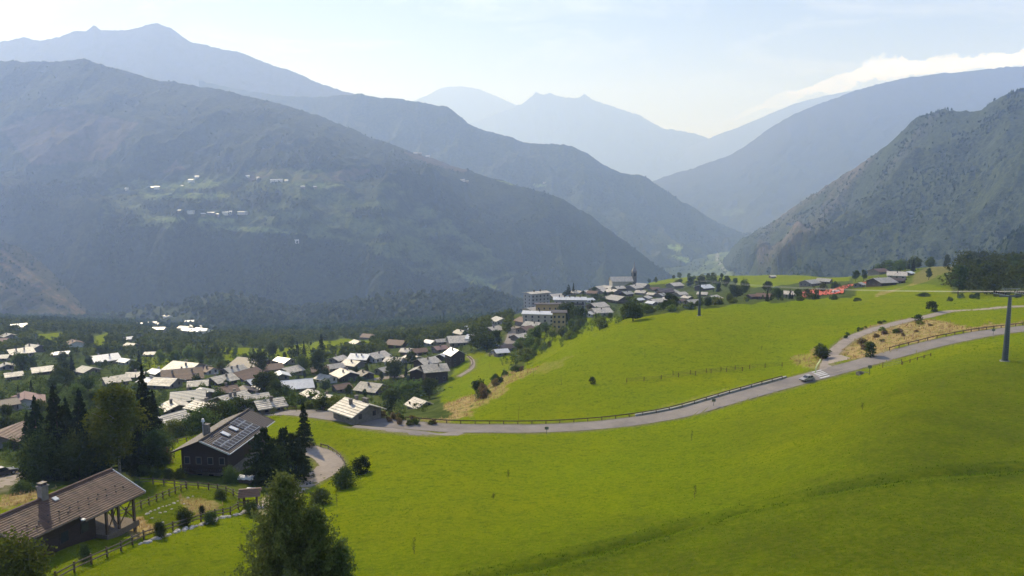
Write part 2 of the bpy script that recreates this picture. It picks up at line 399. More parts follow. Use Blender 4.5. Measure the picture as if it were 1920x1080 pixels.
def hit(px, py, Z=None, y0=25, y1=2290):
    """first point of the ground along the line of sight through a pixel"""
    Z = GZ if Z is None else Z
    a, b, c = dirs(px, py)
    T = _T[(_T > y0) & (_T < y1)]
    z = ground0(a / b * T, T, Z) - c / b * T
    k = np.nonzero(z > 0)[0]
    if len(k) == 0: k = [np.argmax(z / T)]
    k = k[0]; t = T[k]
    if k > 0 and z[k] > 0:
        t = T[k - 1] + (T[k] - T[k - 1]) * (-z[k - 1]) / (z[k] - z[k - 1] + 1e-9)
    x = a / b * t
    return np.array([x, t, float(ground0(x, t, Z))])
def proj(x, y, z):
    fw = y * math.cos(PITCH) - z * math.sin(PITCH); up = y * math.sin(PITCH) + z * math.cos(PITCH)
    return 960 + F * x / fw, 540 - F * up / fw

# roads: centre lines found on the unflattened ground, then the ground is levelled under them
def smooth_line(pts, step=1.5):
    pts = np.array(pts, float)
    out_ = []
    n = len(pts)
    for i in range(n - 1):
        p0 = pts[max(i - 1, 0)]; p1 = pts[i]; p2 = pts[i + 1]; p3 = pts[min(i + 2, n - 1)]
        k = max(2, int(np.linalg.norm(p2 - p1) / step))
        for t in np.linspace(0, 1, k, endpoint=False):
            out_.append(0.5 * ((2 * p1) + (-p0 + p2) * t + (2 * p0 - 5 * p1 + 4 * p2 - p3) * t * t + (-p0 + 3 * p1 - 3 * p2 + p3) * t ** 3))
    out_.append(pts[-1]); return np.array(out_)
def sm1(a, k):
    for _ in range(k):
        b = a.copy(); b[1:-1] = (a[:-2] + 2 * a[1:-1] + a[2:]) / 4; a = b
    return a
PX = lambda s: [tuple(float(v) for v in q.split(',')) for q in s.split()]
ROADS = {
 'main': (PX("2150,592 2000,604 1920,616 1820,632 1700,656 1600,687 1520,706 1400,740 1280,776 1180,793 1060,801 960,804 860,804 760,797 680,788 600,778 530,772 480,776"), 5.8, 'asphalt'),
 'spur': (PX("860,806 830,811 790,812 730,806 660,797"), 3.0, None),
 'drive': (PX("505,952 540,922 575,903 607,886 620,870 610,855 585,845 556,838"), 4.6, 'gravel'),
 'side': (PX("1548,702 1552,684 1562,662 1585,641 1625,622 1680,606 1735,594 1780,584 1850,579 1960,574"), 3.2, 'gravel'),
 'street': (PX("925,664 948,652 957,640 962,624 968,612"), 6.0, 'asphalt'),
 'yard': (PX("700,712 740,706 790,703"), 5.0, 'gravel'),
 'lane': (PX("0,915 22,893 45,884"), 4.0, 'gravel'),
 'bend': (PX("860,706 884,690 886,676 878,668"), 2.0, 'gravel'),
}
road_lines = {}
flat_w = np.zeros_like(GZ); flat_z = np.zeros_like(GZ)
for k_, (pp, wd, mm) in ROADS.items():
    p3 = np.array([hit(*q) for q in pp])
    if k_ == 'main': p3[:, 1] = sm1(p3[:, 1], 1); p3[:, 0] = sm1(p3[:, 0], 1)
    ln = smooth_line(p3)
    z = ground0(ln[:, 0], ln[:, 1], GZ)
    z = sm1(z, 40 if k_ == 'main' else 6)
    ln[:, 2] = z
    road_lines[k_] = ln
def near_line(X, Y, ln):
    """distance to, and height of, a polyline for many points"""
    best = np.full(X.shape, 1e9); bz = np.zeros(X.shape)
    for i in range(0, len(ln)):
        d = (X - ln[i, 0]) ** 2 + (Y - ln[i, 1]) ** 2
        m_ = d < best; best[m_] = d[m_]; bz[m_] = ln[i, 2]
    return np.sqrt(best), bz
road_d = np.full(GZ.shape, 1e3)
for k_, (pp, wd, mm) in sorted(ROADS.items(), key=lambda r: r[0] == 'main'):
    ln = road_lines[k_]
    x0, x1, y0, y1 = ln[:, 0].min() - 14, ln[:, 0].max() + 14, ln[:, 1].min() - 14, ln[:, 1].max() + 14
    sel = (GX > x0) & (GX < x1) & (GY > y0) & (GY < y1)
    d, bz = near_line(GX[sel], GY[sel], ln)
    hw = wd / 2 + 1.2
    t = np.clip((d - hw) / 5.0, 0, 1); t = t * t * (3 - 2 * t)
    Zs = GZ[sel]; GZ[sel] = bz * (1 - t) + Zs * t
    rd = road_d[sel]; road_d[sel] = np.minimum(rd, d - wd / 2)
def ground(x, y): return ground0(x, y, GZ)
for k_ in road_lines:
    if k_ != 'main': road_lines[k_][:, 2] = ground0(road_lines[k_][:, 0], road_lines[k_][:, 1], GZ)
def gpt(x, y, dz=0.0): return np.array([x, y, float(ground(x, y)) + dz])

def inpoly(px, py, poly, wob=0.0, seed=0):
    poly = np.array(poly, float); ins = np.zeros(px.shape, bool)
    if wob:
        px = px + wob * fbm(px / 26, py / 12, 3, seed); py = py + wob * 0.5 * fbm(px / 26 + 50, py / 12, 3, seed + 5)
    x0, y0 = poly[-1]
    for x1, y1 in poly:
        c = ((y0 > py) != (y1 > py)) & (px < (x1 - x0) * (py - y0) / (y1 - y0 + 1e-9) + x0)
        ins ^= c; x0, y0 = x1, y1
    return ins
VPX, VPY = proj(GX, GY, GZ)
dry = np.zeros(GZ.shape); wood = np.zeros(GZ.shape); dull = np.zeros(GZ.shape); lush = np.zeros(GZ.shape); bare = np.zeros(GZ.shape)
def paint(arr, s, v, wob=5, ya=0, yb=9999, seed=1):
    m_ = inpoly(VPX, VPY, PX(s), wob * 2.2, seed) & (GY > ya) & (GY < yb); arr[m_] = np.maximum(arr[m_], v) if v > 0 else 0
# woodland / village undergrowth beyond and left of the road
paint(wood, "-400,570 640,600 980,560 1010,640 1000,668 960,700 905,745 862,770 800,790 640,778 585,768 470,775 330,830 300,870 255,905 -400,960", 1, 8, 80, 2300)
paint(wood, "980,600 1210,596 1300,580 1430,568 1600,556 1600,520 1380,526 1200,515 1000,560", 1, 5, 300, 900)
paint(wood, "1500,556 1740,530 1800,545 1800,500 1560,510", 0.5, 5, 380, 900)
paint(wood, "1780,548 2300,560 2300,420 1800,480", 1, 4, 300, 900)
paint(wood, "330,880 440,870 560,800 600,835 575,905 480,930 330,905", 0.8, 4, 90, 150)
# clearings and fields
for s_, v in (("822,740 848,702 872,664 930,660 968,668 955,700 925,722 895,748 862,775 838,770", 0), ("600,640 640,636 700,640 698,660 640,668 570,672 410,668 416,652 500,655", 0),
              ("60,625 120,622 120,640 80,655 58,640", 0), ("178,632 200,624 205,640 190,660 170,650", 0), ("258,672 320,664 345,680 300,692 262,688", 0), ("408,655 470,658 500,668 420,678", 0),
              ("385,612 425,614 430,628 395,630", 0), ("560,740 610,735 608,752 562,760", 0), ("395,836 440,800 335,905 318,870 322,842", 0), ("690,702 730,698 720,712 695,716", 0),
              ("1200,524 1290,512 1400,520 1400,524 1230,534 1200,530", 0), ("1380,517 1596,510 1590,527 1500,530 1440,540 1400,540 1382,528", 0)):
    paint(wood, s_, v, 3, 90, 2300)
# dry grass banks
paint(dry, "748,782 800,762 850,756 880,742 900,742 880,768 850,786", 0.95, 6, 150, 300, 2)
paint(dry, "850,786 880,745 935,712 985,690 1010,690 940,735 890,770 862,788", 0.6, 6, 160, 300, 3)
paint(dry, "1572,660 1576,640 1610,620 1690,598 1760,598 1800,612 1920,602 1920,606 1800,622 1720,640 1650,668 1600,674", 0.95, 6, 150, 330, 4)
paint(dry, "1480,672 1545,645 1548,690 1500,690", 0.5, 8, 150, 330, 5)
paint(dry, "1700,540 1720,508 1790,490 1810,505 1760,515 1730,530 1640,556 1650,545", 0.7, 4, 300, 800, 6)
paint(dry, "0,915 60,900 110,905 60,940 0,960", 0.9, 6, 80, 140, 7)
paint(dry, "222,985 262,972 300,990 262,1010 240,1000", 0.9, 5, 70, 110, 8)
paint(dry, "330,930 400,940 420,950 370,965 335,950", 0.6, 6, 70, 120, 18)
paint(dry, "80,697 145,694 142,708 90,712", 0.9, 3, 250, 500, 9)
paint(dry, "238,598 262,596 258,607 232,606", 0.8, 2, 900, 2200, 10)
paint(dry, "530,778 600,770 760,780 850,790 840,800 700,788 600,782", 0.5, 5, 140, 190, 11)
paint(dry, "1110,800 1300,745 1470,705 1500,680 1480,700 1300,750", 0.25, 5, 140, 190, 12)
paint(dry, "1000,690 1080,668 1040,700 1000,705", 0.3, 8, 180, 260, 13)
# darker, lusher mown edge that runs across the near meadow
tr = np.array([hit(*q) for q in PX("900,1085 1000,1066 1100,1040 1250,1000 1400,957 1560,921 1700,898 1920,880 2050,872")])
trl = smooth_line(tr, 1.0)
dd, _ = near_line(GX, GY, trl)
lush = np.exp(-(dd / 1.25) ** 2) * np.clip(.9 + 1.5 * fbm(GX / 5, GY / 5, 3, 77), .1, 1) + .45 * np.exp(-((dd - 2.4) / .7) ** 2)
GZ -= 0.30 * np.exp(-(dd / 0.8) ** 2)
GZ += 0.18 * np.exp(-((dd - 2.2) / 1.2) ** 2)
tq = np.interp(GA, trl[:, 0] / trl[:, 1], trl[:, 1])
dull = np.clip((tq + 14 - GY + 10 * fbm(GX / 14, GY / 14, 4, 31)) / 34.0, 0, 0.85) * np.clip((GA + .35) / .5, 0.35, 1)  # darker lower grass, with the sun-angle falloff painted into its colour as well
dull = np.maximum(dull, 0.75 * np.clip((GA - .18 + .12 * fbm(GX / 20, GY / 20, 4, 37)) / .35, 0, 1) * np.clip((175 - GY) / 40, 0, 1))  # right meadow: vignette and falloff away from the sun painted as darker grass
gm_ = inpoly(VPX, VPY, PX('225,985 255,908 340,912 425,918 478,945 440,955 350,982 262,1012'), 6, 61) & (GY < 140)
dull[gm_] = np.maximum(dull[gm_], .8)  # garden: its own darker green-brown, with its shade painted in too
dull = np.clip(dull + .42 * np.clip((112 - GY) / 45, 0, 1), 0, .95)  # nearest grass darkened further, a painted falloff towards the camera
bare = np.maximum(bare, np.clip(1 - (road_d - 0.1) / 0.9, 0, 1) * (road_d < 2) * 0.8)
vs = np.stack([GX, GY, GZ], 2).reshape(-1, 3)
ii = (np.arange(NQ - 1)[:, None] * NA + np.arange(NA - 1)[None]).ravel()
fs = np.stack([ii, ii + 1, ii + NA + 1, ii + NA], 1)

def meadow_material():
    m = bpy.data.materials.new('meadow_ground'); m.use_nodes = True; t = m.node_tree; b = t.nodes['Principled BSDF']
    b.inputs['Roughness'].default_value = 0.95; b.inputs['Specular IOR Level'].default_value = 0.0
    co = N(t, 'ShaderNodeTexCoord').outputs['Object']
    def noise(sc, det=4, rough=0.6):
        n = N(t, 'ShaderNodeTexNoise'); n.inputs['Scale'].default_value = sc; n.inputs['Detail'].default_value = det; n.inputs['Roughness'].default_value = rough
        LK(t, co, n.inputs['Vector']); return n.outputs[0]
    def mix(f, a, c):
        x = N(t, 'ShaderNodeMix', data_type='RGBA')
        if isinstance(f, float): x.inputs['Factor'].default_value = f
        else: LK(t, f, x.inputs['Factor'])
        for nm, v in (('A', a), ('B', c)):
            if isinstance(v, tuple): x.inputs[nm].default_value = (*v, 1)
            else: LK(t, v, x.inputs[nm])
        return x.outputs['Result']
    def att(n): return N(t, 'ShaderNodeAttribute', attribute_name=n).outputs['Fac']
    big = RAMP(t, noise(0.022, 5), [(0.35, 0.0), (0.65, 1.0)])
    mid = RAMP(t, noise(0.14, 8, 0.78), [(0.40, 0.0), (0.60, 1.0)])
    sml = RAMP(t, noise(1.6, 5, 0.75), [(0.38, 0.0), (0.62, 1.0)])
    g = mix(big, (0.125, 0.185, 0.004), (0.20, 0.215, 0.005))
    g = mix(M(t, 'MULTIPLY', mid, 0.75), g, (0.105, 0.155, 0.004))
    g = mix(M(t, 'MULTIPLY', sml, 0.6), g, (0.235, 0.26, 0.006))
    dk = RAMP(t, noise(0.55, 9, 0.85), [(0.52, 0.0), (0.64, 1.0)])
    g = mix(M(t, 'MULTIPLY', dk, 0.8), g, (0.05, 0.085, 0.006))
    s = mix(sml, (0.29, 0.205, 0.08), (0.45, 0.33, 0.155))
    s = mix(RAMP(t, noise(0.35, 5), [(0.5, 0.0), (0.62, 0.75)]), s, (0.14, 0.15, 0.03))
    g = mix(M(t, 'MULTIPLY', att('dull'), RAMP(t, noise(0.12, 6, 0.7), [(0.3, 0.55), (0.6, 1.0)]), clamp=True), g, mix(sml, (0.052, 0.078, 0.004), (0.10, 0.115, 0.010)))  # mixes the painted meadow falloff and garden shade into the grass colour
    g = mix(M(t, 'MULTIPLY', att('dry'), RAMP(t, noise(0.5, 5), [(0.25, 0.35), (0.5, 1.0)]), clamp=True), g, s)
    wd = mix(mid, (0.04, 0.06, 0.014), (0.10, 0.12, 0.03))
    g = mix(att('wood'), g, wd)
    g = mix(M(t, 'MULTIPLY', att('lush'), 0.65), g, (0.035, 0.062, 0.005))
    g = mix(att('bare'), g, mix(sml, (0.16, 0.15, 0.07), (0.26, 0.22, 0.14)))
    LK(t, g, b.inputs['Base Color'])
    bp = N(t, 'ShaderNodeBump'); bp.inputs['Strength'].default_value = 0.9; bp.inputs['Distance'].default_value = 0.22
    LK(t, M(t, 'ADD', noise(1.1, 6, 0.75), M(t, 'MULTIPLY', noise(5.0, 3), 0.5)), bp.inputs['Height']); LK(t, bp.outputs[0], b.inputs['Normal'])
    return m
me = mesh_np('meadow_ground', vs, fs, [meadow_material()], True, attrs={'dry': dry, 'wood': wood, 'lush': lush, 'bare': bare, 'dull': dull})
link('ground', me, kind='structure')

# ------------------------------------------------------------------ roads as sheets on the levelled ground
def ribbon(name, ln, wd, m, dz=0.05, off=0.0, **props):
    t = np.gradient(ln[:, :2], axis=0); t /= np.linalg.norm(t, axis=1)[:, None] + 1e-9
    nrm = np.stack([-t[:, 1], t[:, 0]], 1)
    K = 4; vs = []
    for i in range(len(ln)):
        for k in range(K + 1):
            u = (k / K - 0.5) * wd + off
            jag = 0.12 * (h2(np.array(i), np.array(k), 3) - 0.5) if k in (0, K) else 0
            x, y = ln[i, :2] + nrm[i] * (u + jag)
            vs.append((x, y, ln[i, 2] + dz - 0.06 * abs(u - off) / (wd / 2)))
    fs = [(i * (K + 1) + k, i * (K + 1) + k + 1, (i + 1) * (K + 1) + k + 1, (i + 1) * (K + 1) + k) for i in range(len(ln) - 1) for k in range(K)]
    o = link(name, mesh_np(name, vs, fs, [m], True), **props); return o
def off_line(ln, off, dz=0.0):
    t = np.gradient(ln[:, :2], axis=0); t /= np.linalg.norm(t, axis=1)[:, None] + 1e-9
    o = ln.copy(); o[:, 0] -= t[:, 1] * off; o[:, 1] += t[:, 0] * off; o[:, 2] += dz
    return o
ribbon('road', road_lines['main'], 5.8, MT['asphalt'], 0.12, kind='structure')
ribbon('access_road', road_lines['spur'], 3.0, MT['asphalt'], 0.085, kind='structure')
ribbon('driveway', road_lines['drive'], 4.6, MT['gravel'], 0.08, kind='structure')
ribbon('side_track', road_lines['side'], 3.2, MT['gravel'], 0.08, kind='structure')
ribbon('village_street', road_lines['street'], 6.0, MT['asphalt'], 0.1, kind='structure')
ribbon('village_yard', road_lines['yard'], 5.0, MT['gravel'], 0.1, kind='structure')
ribbon('garden_lane', road_lines['lane'], 4.0, MT['gravel'], 0.08, kind='structure')
ribbon('winding_path', road_lines['bend'], 2.0, MT['gravel'], 0.1, kind='structure')
# triangular gravel apron where the side track meets the road
ap = [hit(*q) for q in PX("1545,704 1556,668 1576,666 1610,676 1600,690")]
apm = MB(); c_ = np.mean(ap, axis=0)
apm.add([tuple(gpt(q[0], q[1], 0.095)) for q in ap] + [tuple(gpt(c_[0], c_[1], 0.095))], [(i, (i + 1) % 5, 5) for i in range(5)])
apm.build('track_mouth', MT['gravel'], kind='structure')
# zebra crossing
mainl = road_lines['main']
ci = int(np.argmin([abs(proj(*p)[0] - 1538) for p in mainl]))
zc = mainl[ci]; td = mainl[ci + 3] - mainl[ci - 3]; td[2] = 0; td /= np.linalg.norm(td); nd = np.array([-td[1], td[0], 0])
for k in range(5):
    b_ = MB(); u = (k - 2) * 1.08
    c0 = zc + nd * u + td * 0.55 * (k - 2)
    zz = lambda q, uu: q + np.array([0, 0, 0.136 - 0.06 * abs(uu) / 2.9])
    cs_ = [zz(c0 + td * s * 1.6 + nd * v * 0.27, u + v * 0.27) for s, v in ((-1, -1), (1, -1), (1, 1), (-1, 1))]
    cs_ = [np.array([q[0], q[1], mainl[np.argmin(((mainl[:, :2] - q[:2]) ** 2).sum(1)), 2] + 0.12 + 0.06 - 0.06 * min(1, abs(float((q - zc) @ nd)) / 2.9)]) for q in cs_]
    b_.add(cs_, [(0, 1, 2, 3)]); b_.build('crossing_stripe', MT['paint'], kind='structure')

# ------------------------------------------------------------------ far terrain: every range a real surface at its own distance
def mountain_material(name, lo, hi, rock, grass, rockf, sc=0.004, rocky_attr=False):
    m = bpy.data.materials.new(name); m.use_nodes = True; t = m.node_tree; b = t.nodes['Principled BSDF']
    b.inputs['Roughness'].default_value = 0.95; b.inputs['Specular IOR Level'].default_value = 0.05
    co = N(t, 'ShaderNodeTexCoord').outputs['Object']
    def noise(s, det=6, rough=0.65):
        n = N(t, 'ShaderNodeTexNoise'); n.inputs['Scale'].default_value = s; n.inputs['Detail'].default_value = det; n.inputs['Roughness'].default_value = rough
        LK(t, co, n.inputs['Vector']); return n.outputs[0]
    def mix(f, a, c):
        x = N(t, 'ShaderNodeMix', data_type='RGBA'); LK(t, f, x.inputs['Factor'])
        for nm, v in (('A', a), ('B', c)):
            if isinstance(v, tuple): x.inputs[nm].default_value = (*v, 1)
            else: LK(t, v, x.inputs[nm])
        return x.outputs['Result']
    def att(n): return N(t, 'ShaderNodeAttribute', attribute_name=n).outputs['Fac']
    c = mix(RAMP(t, noise(sc * 12, 8, 0.75), [(0.38, 0.0), (0.62, 1.0)]), lo, hi)
    c = mix(M(t, 'MULTIPLY', RAMP(t, noise(sc, 5), [(0.5, 0.0), (0.62, 1.0)]), 0.5), c, hi)
    c = mix(M(t, 'MULTIPLY', att('rock'), RAMP(t, noise(sc * 5, 8, 0.7), [(0.36, 0.25), (0.56, 1.0)])), c, mix(noise(sc * 20, 6), rock, tuple(v * 0.6 for v in rock)))
    c = mix(M(t, 'MULTIPLY', att('field'), RAMP(t, noise(sc * 8, 6), [(0.38, 0.3), (0.52, 1.0)])), c, grass)
    c = mix(att('scree'), c, mix(RAMP(t, noise(sc * 9, 6), [(0.4, 0.0), (0.6, 1.0)]), (0.20, 0.13, 0.075), (0.10, 0.10, 0.05)))
    LK(t, c, b.inputs['Base Color'])
    bp = N(t, 'ShaderNodeBump'); bp.inputs['Strength'].default_value = 1.0; bp.inputs['Distance'].default_value = 0.05 / sc
    LK(t, M(t, 'ADD', noise(sc * 6, 10, 0.7), M(t, 'MULTIPLY', noise(sc * 30, 4, 0.6), 0.25)), bp.inputs['Height']); LK(t, bp.outputs[0], b.inputs['Normal'])
    return m
def interp_line(s, xs):
    a = np.array([[float(v) for v in q.split(',')] for q in s.split()])
    return np.interp(xs, a[:, 0], a[:, 1]), np.exp(np.interp(xs, a[:, 0], np.log(a[:, 2])))
FAR = {}
def range_mesh(name, px0, px1, nx, lines, rows, m, rough=20, gully=40, gscale=120, seed=0, crest_rough=3, back=1800, backdrop=900, rockfn=None, fieldfn=None, screefn=None, sharp=0, fold=0, foldx=None):
    """lines: profile polylines 'px,py,Y ...' from foot to crest"""
    xs = np.linspace(px0, px1, nx)
    zs = []; ys = []
    for l in lines:
        py, Y = interp_line(l, xs)
        a, b, c = dirs(xs, py)
        zs.append(c / b * Y); ys.append(Y)
    zs = np.array(zs); ys = np.array(ys)
    nl = len(lines); V = []; VY = []; VZ = []; T_ = []
    for i in range(nl - 1):
        for k in range(rows[i]):
            t = k / rows[i]
            VY.append(ys[i] * (1 - t) + ys[i + 1] * t); VZ.append(zs[i] * (1 - t) + zs[i + 1] * t); T_.append((i + t) / (nl - 1))
    VY.append(ys[-1]); VZ.append(zs[-1]); T_.append(1.0)
    nfront = len(VY)
    for k in range(1, 13):
        t = k / 12
        VY.append(ys[-1] + back * t); VZ.append(zs[-1] - backdrop * (t ** 1.1)); T_.append(1 + t)
    VY = np.array(VY); VZ = np.array(VZ); T_ = np.array(T_)[:, None] * np.ones_like(VY)
    # soften the creases between profile bands, in world space
    for _ in range(10):
        z2 = VZ.copy(); z2[1:-1] = (VZ[:-2] + 2 * VZ[1:-1] + VZ[2:]) / 4; z2[nfront - 1] = VZ[nfront - 1]; z2[nfront - 2] = (VZ[nfront - 2] + z2[nfront - 2]) / 2; VZ = z2
    a = dirs(xs, 300)[0] / dirs(xs, 300)[1]
    VX = a[None] * VY
    env = np.clip(np.minimum(T_, 1) * 3, 0.25, 1) * np.clip((1 - T_) * 5, 0.12, 1) * (T_ <= 1) + 0.3 * (T_ > 1)
    wx = VX / gscale + 0.9 * fbm(VX / gscale / 3, VY / gscale / 3, 3, seed + 40)
    g = ridged(wx, VY / gscale / 2.6, 4, seed) - 0.45
    r = fbm(VX / 90, VY / 90, 6, seed + 11, 0.58)
    VZ = VZ + env * (gully * g + rough * r) + crest_rough * 2 * (ridged(VX / 60, VY / 400, 5, seed + 3, 0.65) - 0.5) * (T_ > 0.9)
    if fold: VZ = VZ + env * (fold * (np.clip((xs - foldx) / 160, 0, 1) ** 1.5)[None] if foldx else fold) * (ridged(VX / 620 + .4 * fbm(VX / 900, VY / 900, 3, seed + 8), VY / 1500, 3, seed + 70) - 0.5)
    ppx, ppy = proj(VX, VY, VZ)
    nr = VY.shape[0]
    vs = np.stack([VX, VY, VZ], 2).reshape(-1, 3)
    ii = (np.arange(nr - 1)[:, None] * nx + np.arange(nx - 1)[None]).ravel()
    fs = np.stack([ii, ii + 1, ii + nx + 1, ii + nx], 1)
    zero = np.zeros(VX.shape)
    at = {'rock': rockfn(ppx, ppy, T_, VZ, g) if rockfn else zero, 'field': fieldfn(ppx, ppy, T_) if fieldfn else zero, 'scree': screefn(ppx, ppy, T_) if screefn else zero}
    link(name, mesh_np(name, vs, fs, [m], True, attrs=at), kind='structure')
    FAR[name] = (VX, VY, VZ, ppx, ppy, T_, at)
def blobs(s, soft=2.0, seed=0):
    polys = [PX(q) for q in s.split('|')]
    def f(px, py, T):
        o = np.zeros(px.shape)
        for i, p in enumerate(polys): o[inpoly(px, py, p, 4, seed + i) & (T <= 1)] = 1
        return o
    return f
FLD = blobs("290,352 330,342 390,336 415,342 405,352 330,357|280,407 340,408 350,414 300,418|370,412 440,408 445,416 375,418|540,346 600,342 650,346 600,352|260,362 420,362 430,370 280,374|380,424 500,426 560,438 480,436|930,338 1000,338 1030,345 960,346|850,505 900,520 940,545 880,530")
# low spur with reddish scree at the left edge
range_mesh('foothills', -500, 1250, 420, [
  "-500,760,1050 1250,740,1150", "-500,650,1250 0,640,1250 600,652,1250 1250,612,1400",
  "-500,600,1750 60,604,1750 150,600,1780 200,592,1800 250,575,1850 320,570,1850 380,552,1850 420,548,1850 480,562,1850 540,580,1850 620,572,1850 700,556,1850 780,548,1850 850,556,1850 900,542,1850 950,558,1900 1000,575,2100 1100,582,2100 1250,590,2100"], [10, 50],
  mountain_material('foothill_ground', (0.026, 0.042, 0.016), (0.075, 0.092, 0.035), (0.2, 0.15, 0.11), (0.12, 0.16, 0.04), 0, 0.012),
  18, 42, 170, 25, 4, 500, 250, fold=40, fieldfn=blobs("232,598 262,596 258,607 228,606|620,608 700,600 720,606 640,614|150,622 210,612 240,618 180,628"))
range_mesh('scree_spur', -500, 215, 150, [
  "-500,680,1650 0,680,1650 215,700,1700", "-500,610,1750 0,612,1750 130,612,1750 215,640,1750",
  "-500,400,2250 -200,420,2200 -60,440,2150 0,455,2100 38,470,2080 75,502,2050 108,540,2000 150,588,1950 190,622,1900 215,640,1850"], [10, 90],
  mountain_material('scree_spur_ground', (0.022, 0.038, 0.014), (0.055, 0.07, 0.028), (0.2, 0.15, 0.11), (0.12, 0.15, 0.04), 0, 0.012),
  10, 26, 90, 5, 3, 500, 300, rockfn=lambda a, b, T, z, g: 0.3 * (T > 0.3) + 0 * a,
  screefn=lambda a, b, T: np.clip(np.exp(-((b - (500 + (a - 10) * 0.62)) / 7.0) ** 2) + np.exp(-((b - (478 + (a - 10) * 0.75)) / 5.0) ** 2) * 0.8 + 0.7 * np.exp(-((b - (552 + (a - 40) * 0.5)) / 5.0) ** 2), 0, 1) * (0.35 + 0.65 * (fbm(a / 14, b / 14, 3, 4) > -0.15)) * (a < 160))
# the wooded mountain across the gorge, with its terrace of hamlets
range_mesh('left_mountain', -500, 1400, 500, [
  "-500,700,2000 0,700,2000 600,700,2000 1000,700,2100 1400,720,2200",
  "-500,600,2350 0,600,2300 300,606,2250 600,612,2250 900,602,2300 1100,585,2450 1290,562,2750 1400,560,2800",
  "-500,392,2750 0,372,2700 90,385,2680 200,405,2600 300,420,2560 420,418,2550 560,414,2560 640,428,2600 720,470,2650 800,500,2700 900,515,2760 1040,520,2850 1150,525,2900 1290,548,2950 1400,556,2950",
  "-500,352,3050 0,352,3000 200,354,2960 300,350,2950 360,338,2980 480,330,3000 560,326,3020 650,322,3050 760,345,3050 850,385,3050 950,428,3070 1040,455,3080 1150,497,3070 1290,540,3050 1400,552,3050",
  "-500,110,3900 0,113,3900 60,116,3900 170,112,3900 230,128,3880 300,150,3860 430,172,3850 520,190,3850 600,215,3830 700,258,3800 790,292,3750 870,318,3700 960,342,3620 1040,365,3550 1110,402,3450 1170,446,3350 1230,492,3250 1290,530,3150 1400,552,3100"],
  [12, 80, 46, 76], mountain_material('left_mountain_ground', (0.012, 0.024, 0.012), (0.055, 0.072, 0.029), (0.15, 0.115, 0.085), (0.17, 0.21, 0.06), 0, 0.006),
  24, 85, 250, 21, 8, 1500, 900, fold=150,
  rockfn=lambda a, b, T, z, g: blobs("455,322 540,315 560,328 600,325 660,316 700,318 650,340 560,340 470,338|0,240 120,200 260,230 200,300 60,310|755,285 800,290 880,318 870,325 780,300|300,325 330,300 350,318", 2, 9)(a, b, T) * 0.9,
  fieldfn=lambda a, b, T: np.maximum(np.clip(.30 + .9 * fbm(a / 40, b / 16, 4, 55), 0, .5) * inpoly(a, b, PX('200,350 350,330 470,318 620,318 720,345 860,420 960,510 900,560 760,500 640,450 440,425 260,430 190,400'), 20, 3) * (T < 1), FLD(a, b, T)))
# the ridge behind it that runs down to the river
range_mesh('river_ridge', 380, 1460, 380, [
  "380,480,4600 1000,520,4300 1200,560,3800 1300,560,4000 1350,540,4400 1400,500,5200 1460,480,5600",
  "380,400,5000 700,400,4900 900,420,4700 1000,440,4500 1100,475,4300 1200,520,4100 1290,505,4500 1340,478,5000 1400,458,5700 1460,462,6000",
  "380,300,5700 700,300,5600 840,310,5500 960,340,5400 1060,365,5300 1130,392,5200 1200,420,5200 1270,440,5300 1340,452,5500 1400,452,6000 1460,460,6200",
  "380,150,6600 450,166,6600 520,178,6500 600,180,6400 680,176,6300 760,186,6200 840,198,6100 862,215,6050 885,235,6000 960,257,5900 985,268,5900 1060,272,5850 1095,285,5800 1130,310,5750 1165,322,5750 1210,330,5750 1240,350,5800 1275,375,5850 1320,400,5950 1370,425,6100 1400,440,6200 1460,458,6400"],
  [16, 30, 56], mountain_material('river_ridge_ground', (0.018, 0.032, 0.015), (0.08, 0.10, 0.04), (0.13, 0.11, 0.09), (0.30, 0.40, 0.11), 0, 0.004),
  34, 110, 380, 33, 10, 2000, 1100, fold=150, rockfn=lambda a, b, T, z, g: 0.25 * (g > 0.1),
  fieldfn=blobs("1245,462 1268,458 1285,466 1270,470|1258,478 1280,480 1300,490 1285,494|1000,345 1030,348 1000,352"))
range_mesh('left_peak', -700, 800, 420, [
  "-700,420,5200 800,420,5200", "-700,260,6400 0,260,6400 450,260,6600 800,300,6800",
  "-700,170,7300 0,170,7300 300,170,7400 600,215,7600 800,260,7700",
  "-700,110,8000 -400,100,8000 0,82,8000 50,72,8000 62,68,8000 90,76,8000 130,69,8000 150,60,8000 178,58,8000 192,48,8000 205,57,8000 260,57,8000 285,48,8000 310,43,8000 335,52,8000 345,61,8000 368,78,8000 410,88,8000 460,97,8000 500,115,8000 540,128,8000 590,150,8000 650,172,8000 700,184,8000 800,225,8000"],
  [8, 34, 72], mountain_material('left_peak_ground', (0.075, 0.07, 0.04), (0.12, 0.10, 0.06), (0.20, 0.16, 0.14), (0.14, 0.15, 0.07), 0, 0.003),
  35, 120, 520, 44, 10, 2500, 1500, rockfn=lambda a, b, T, z, g: np.clip((T - 0.45) * 2.5 + 0.6 * g, 0, 1))
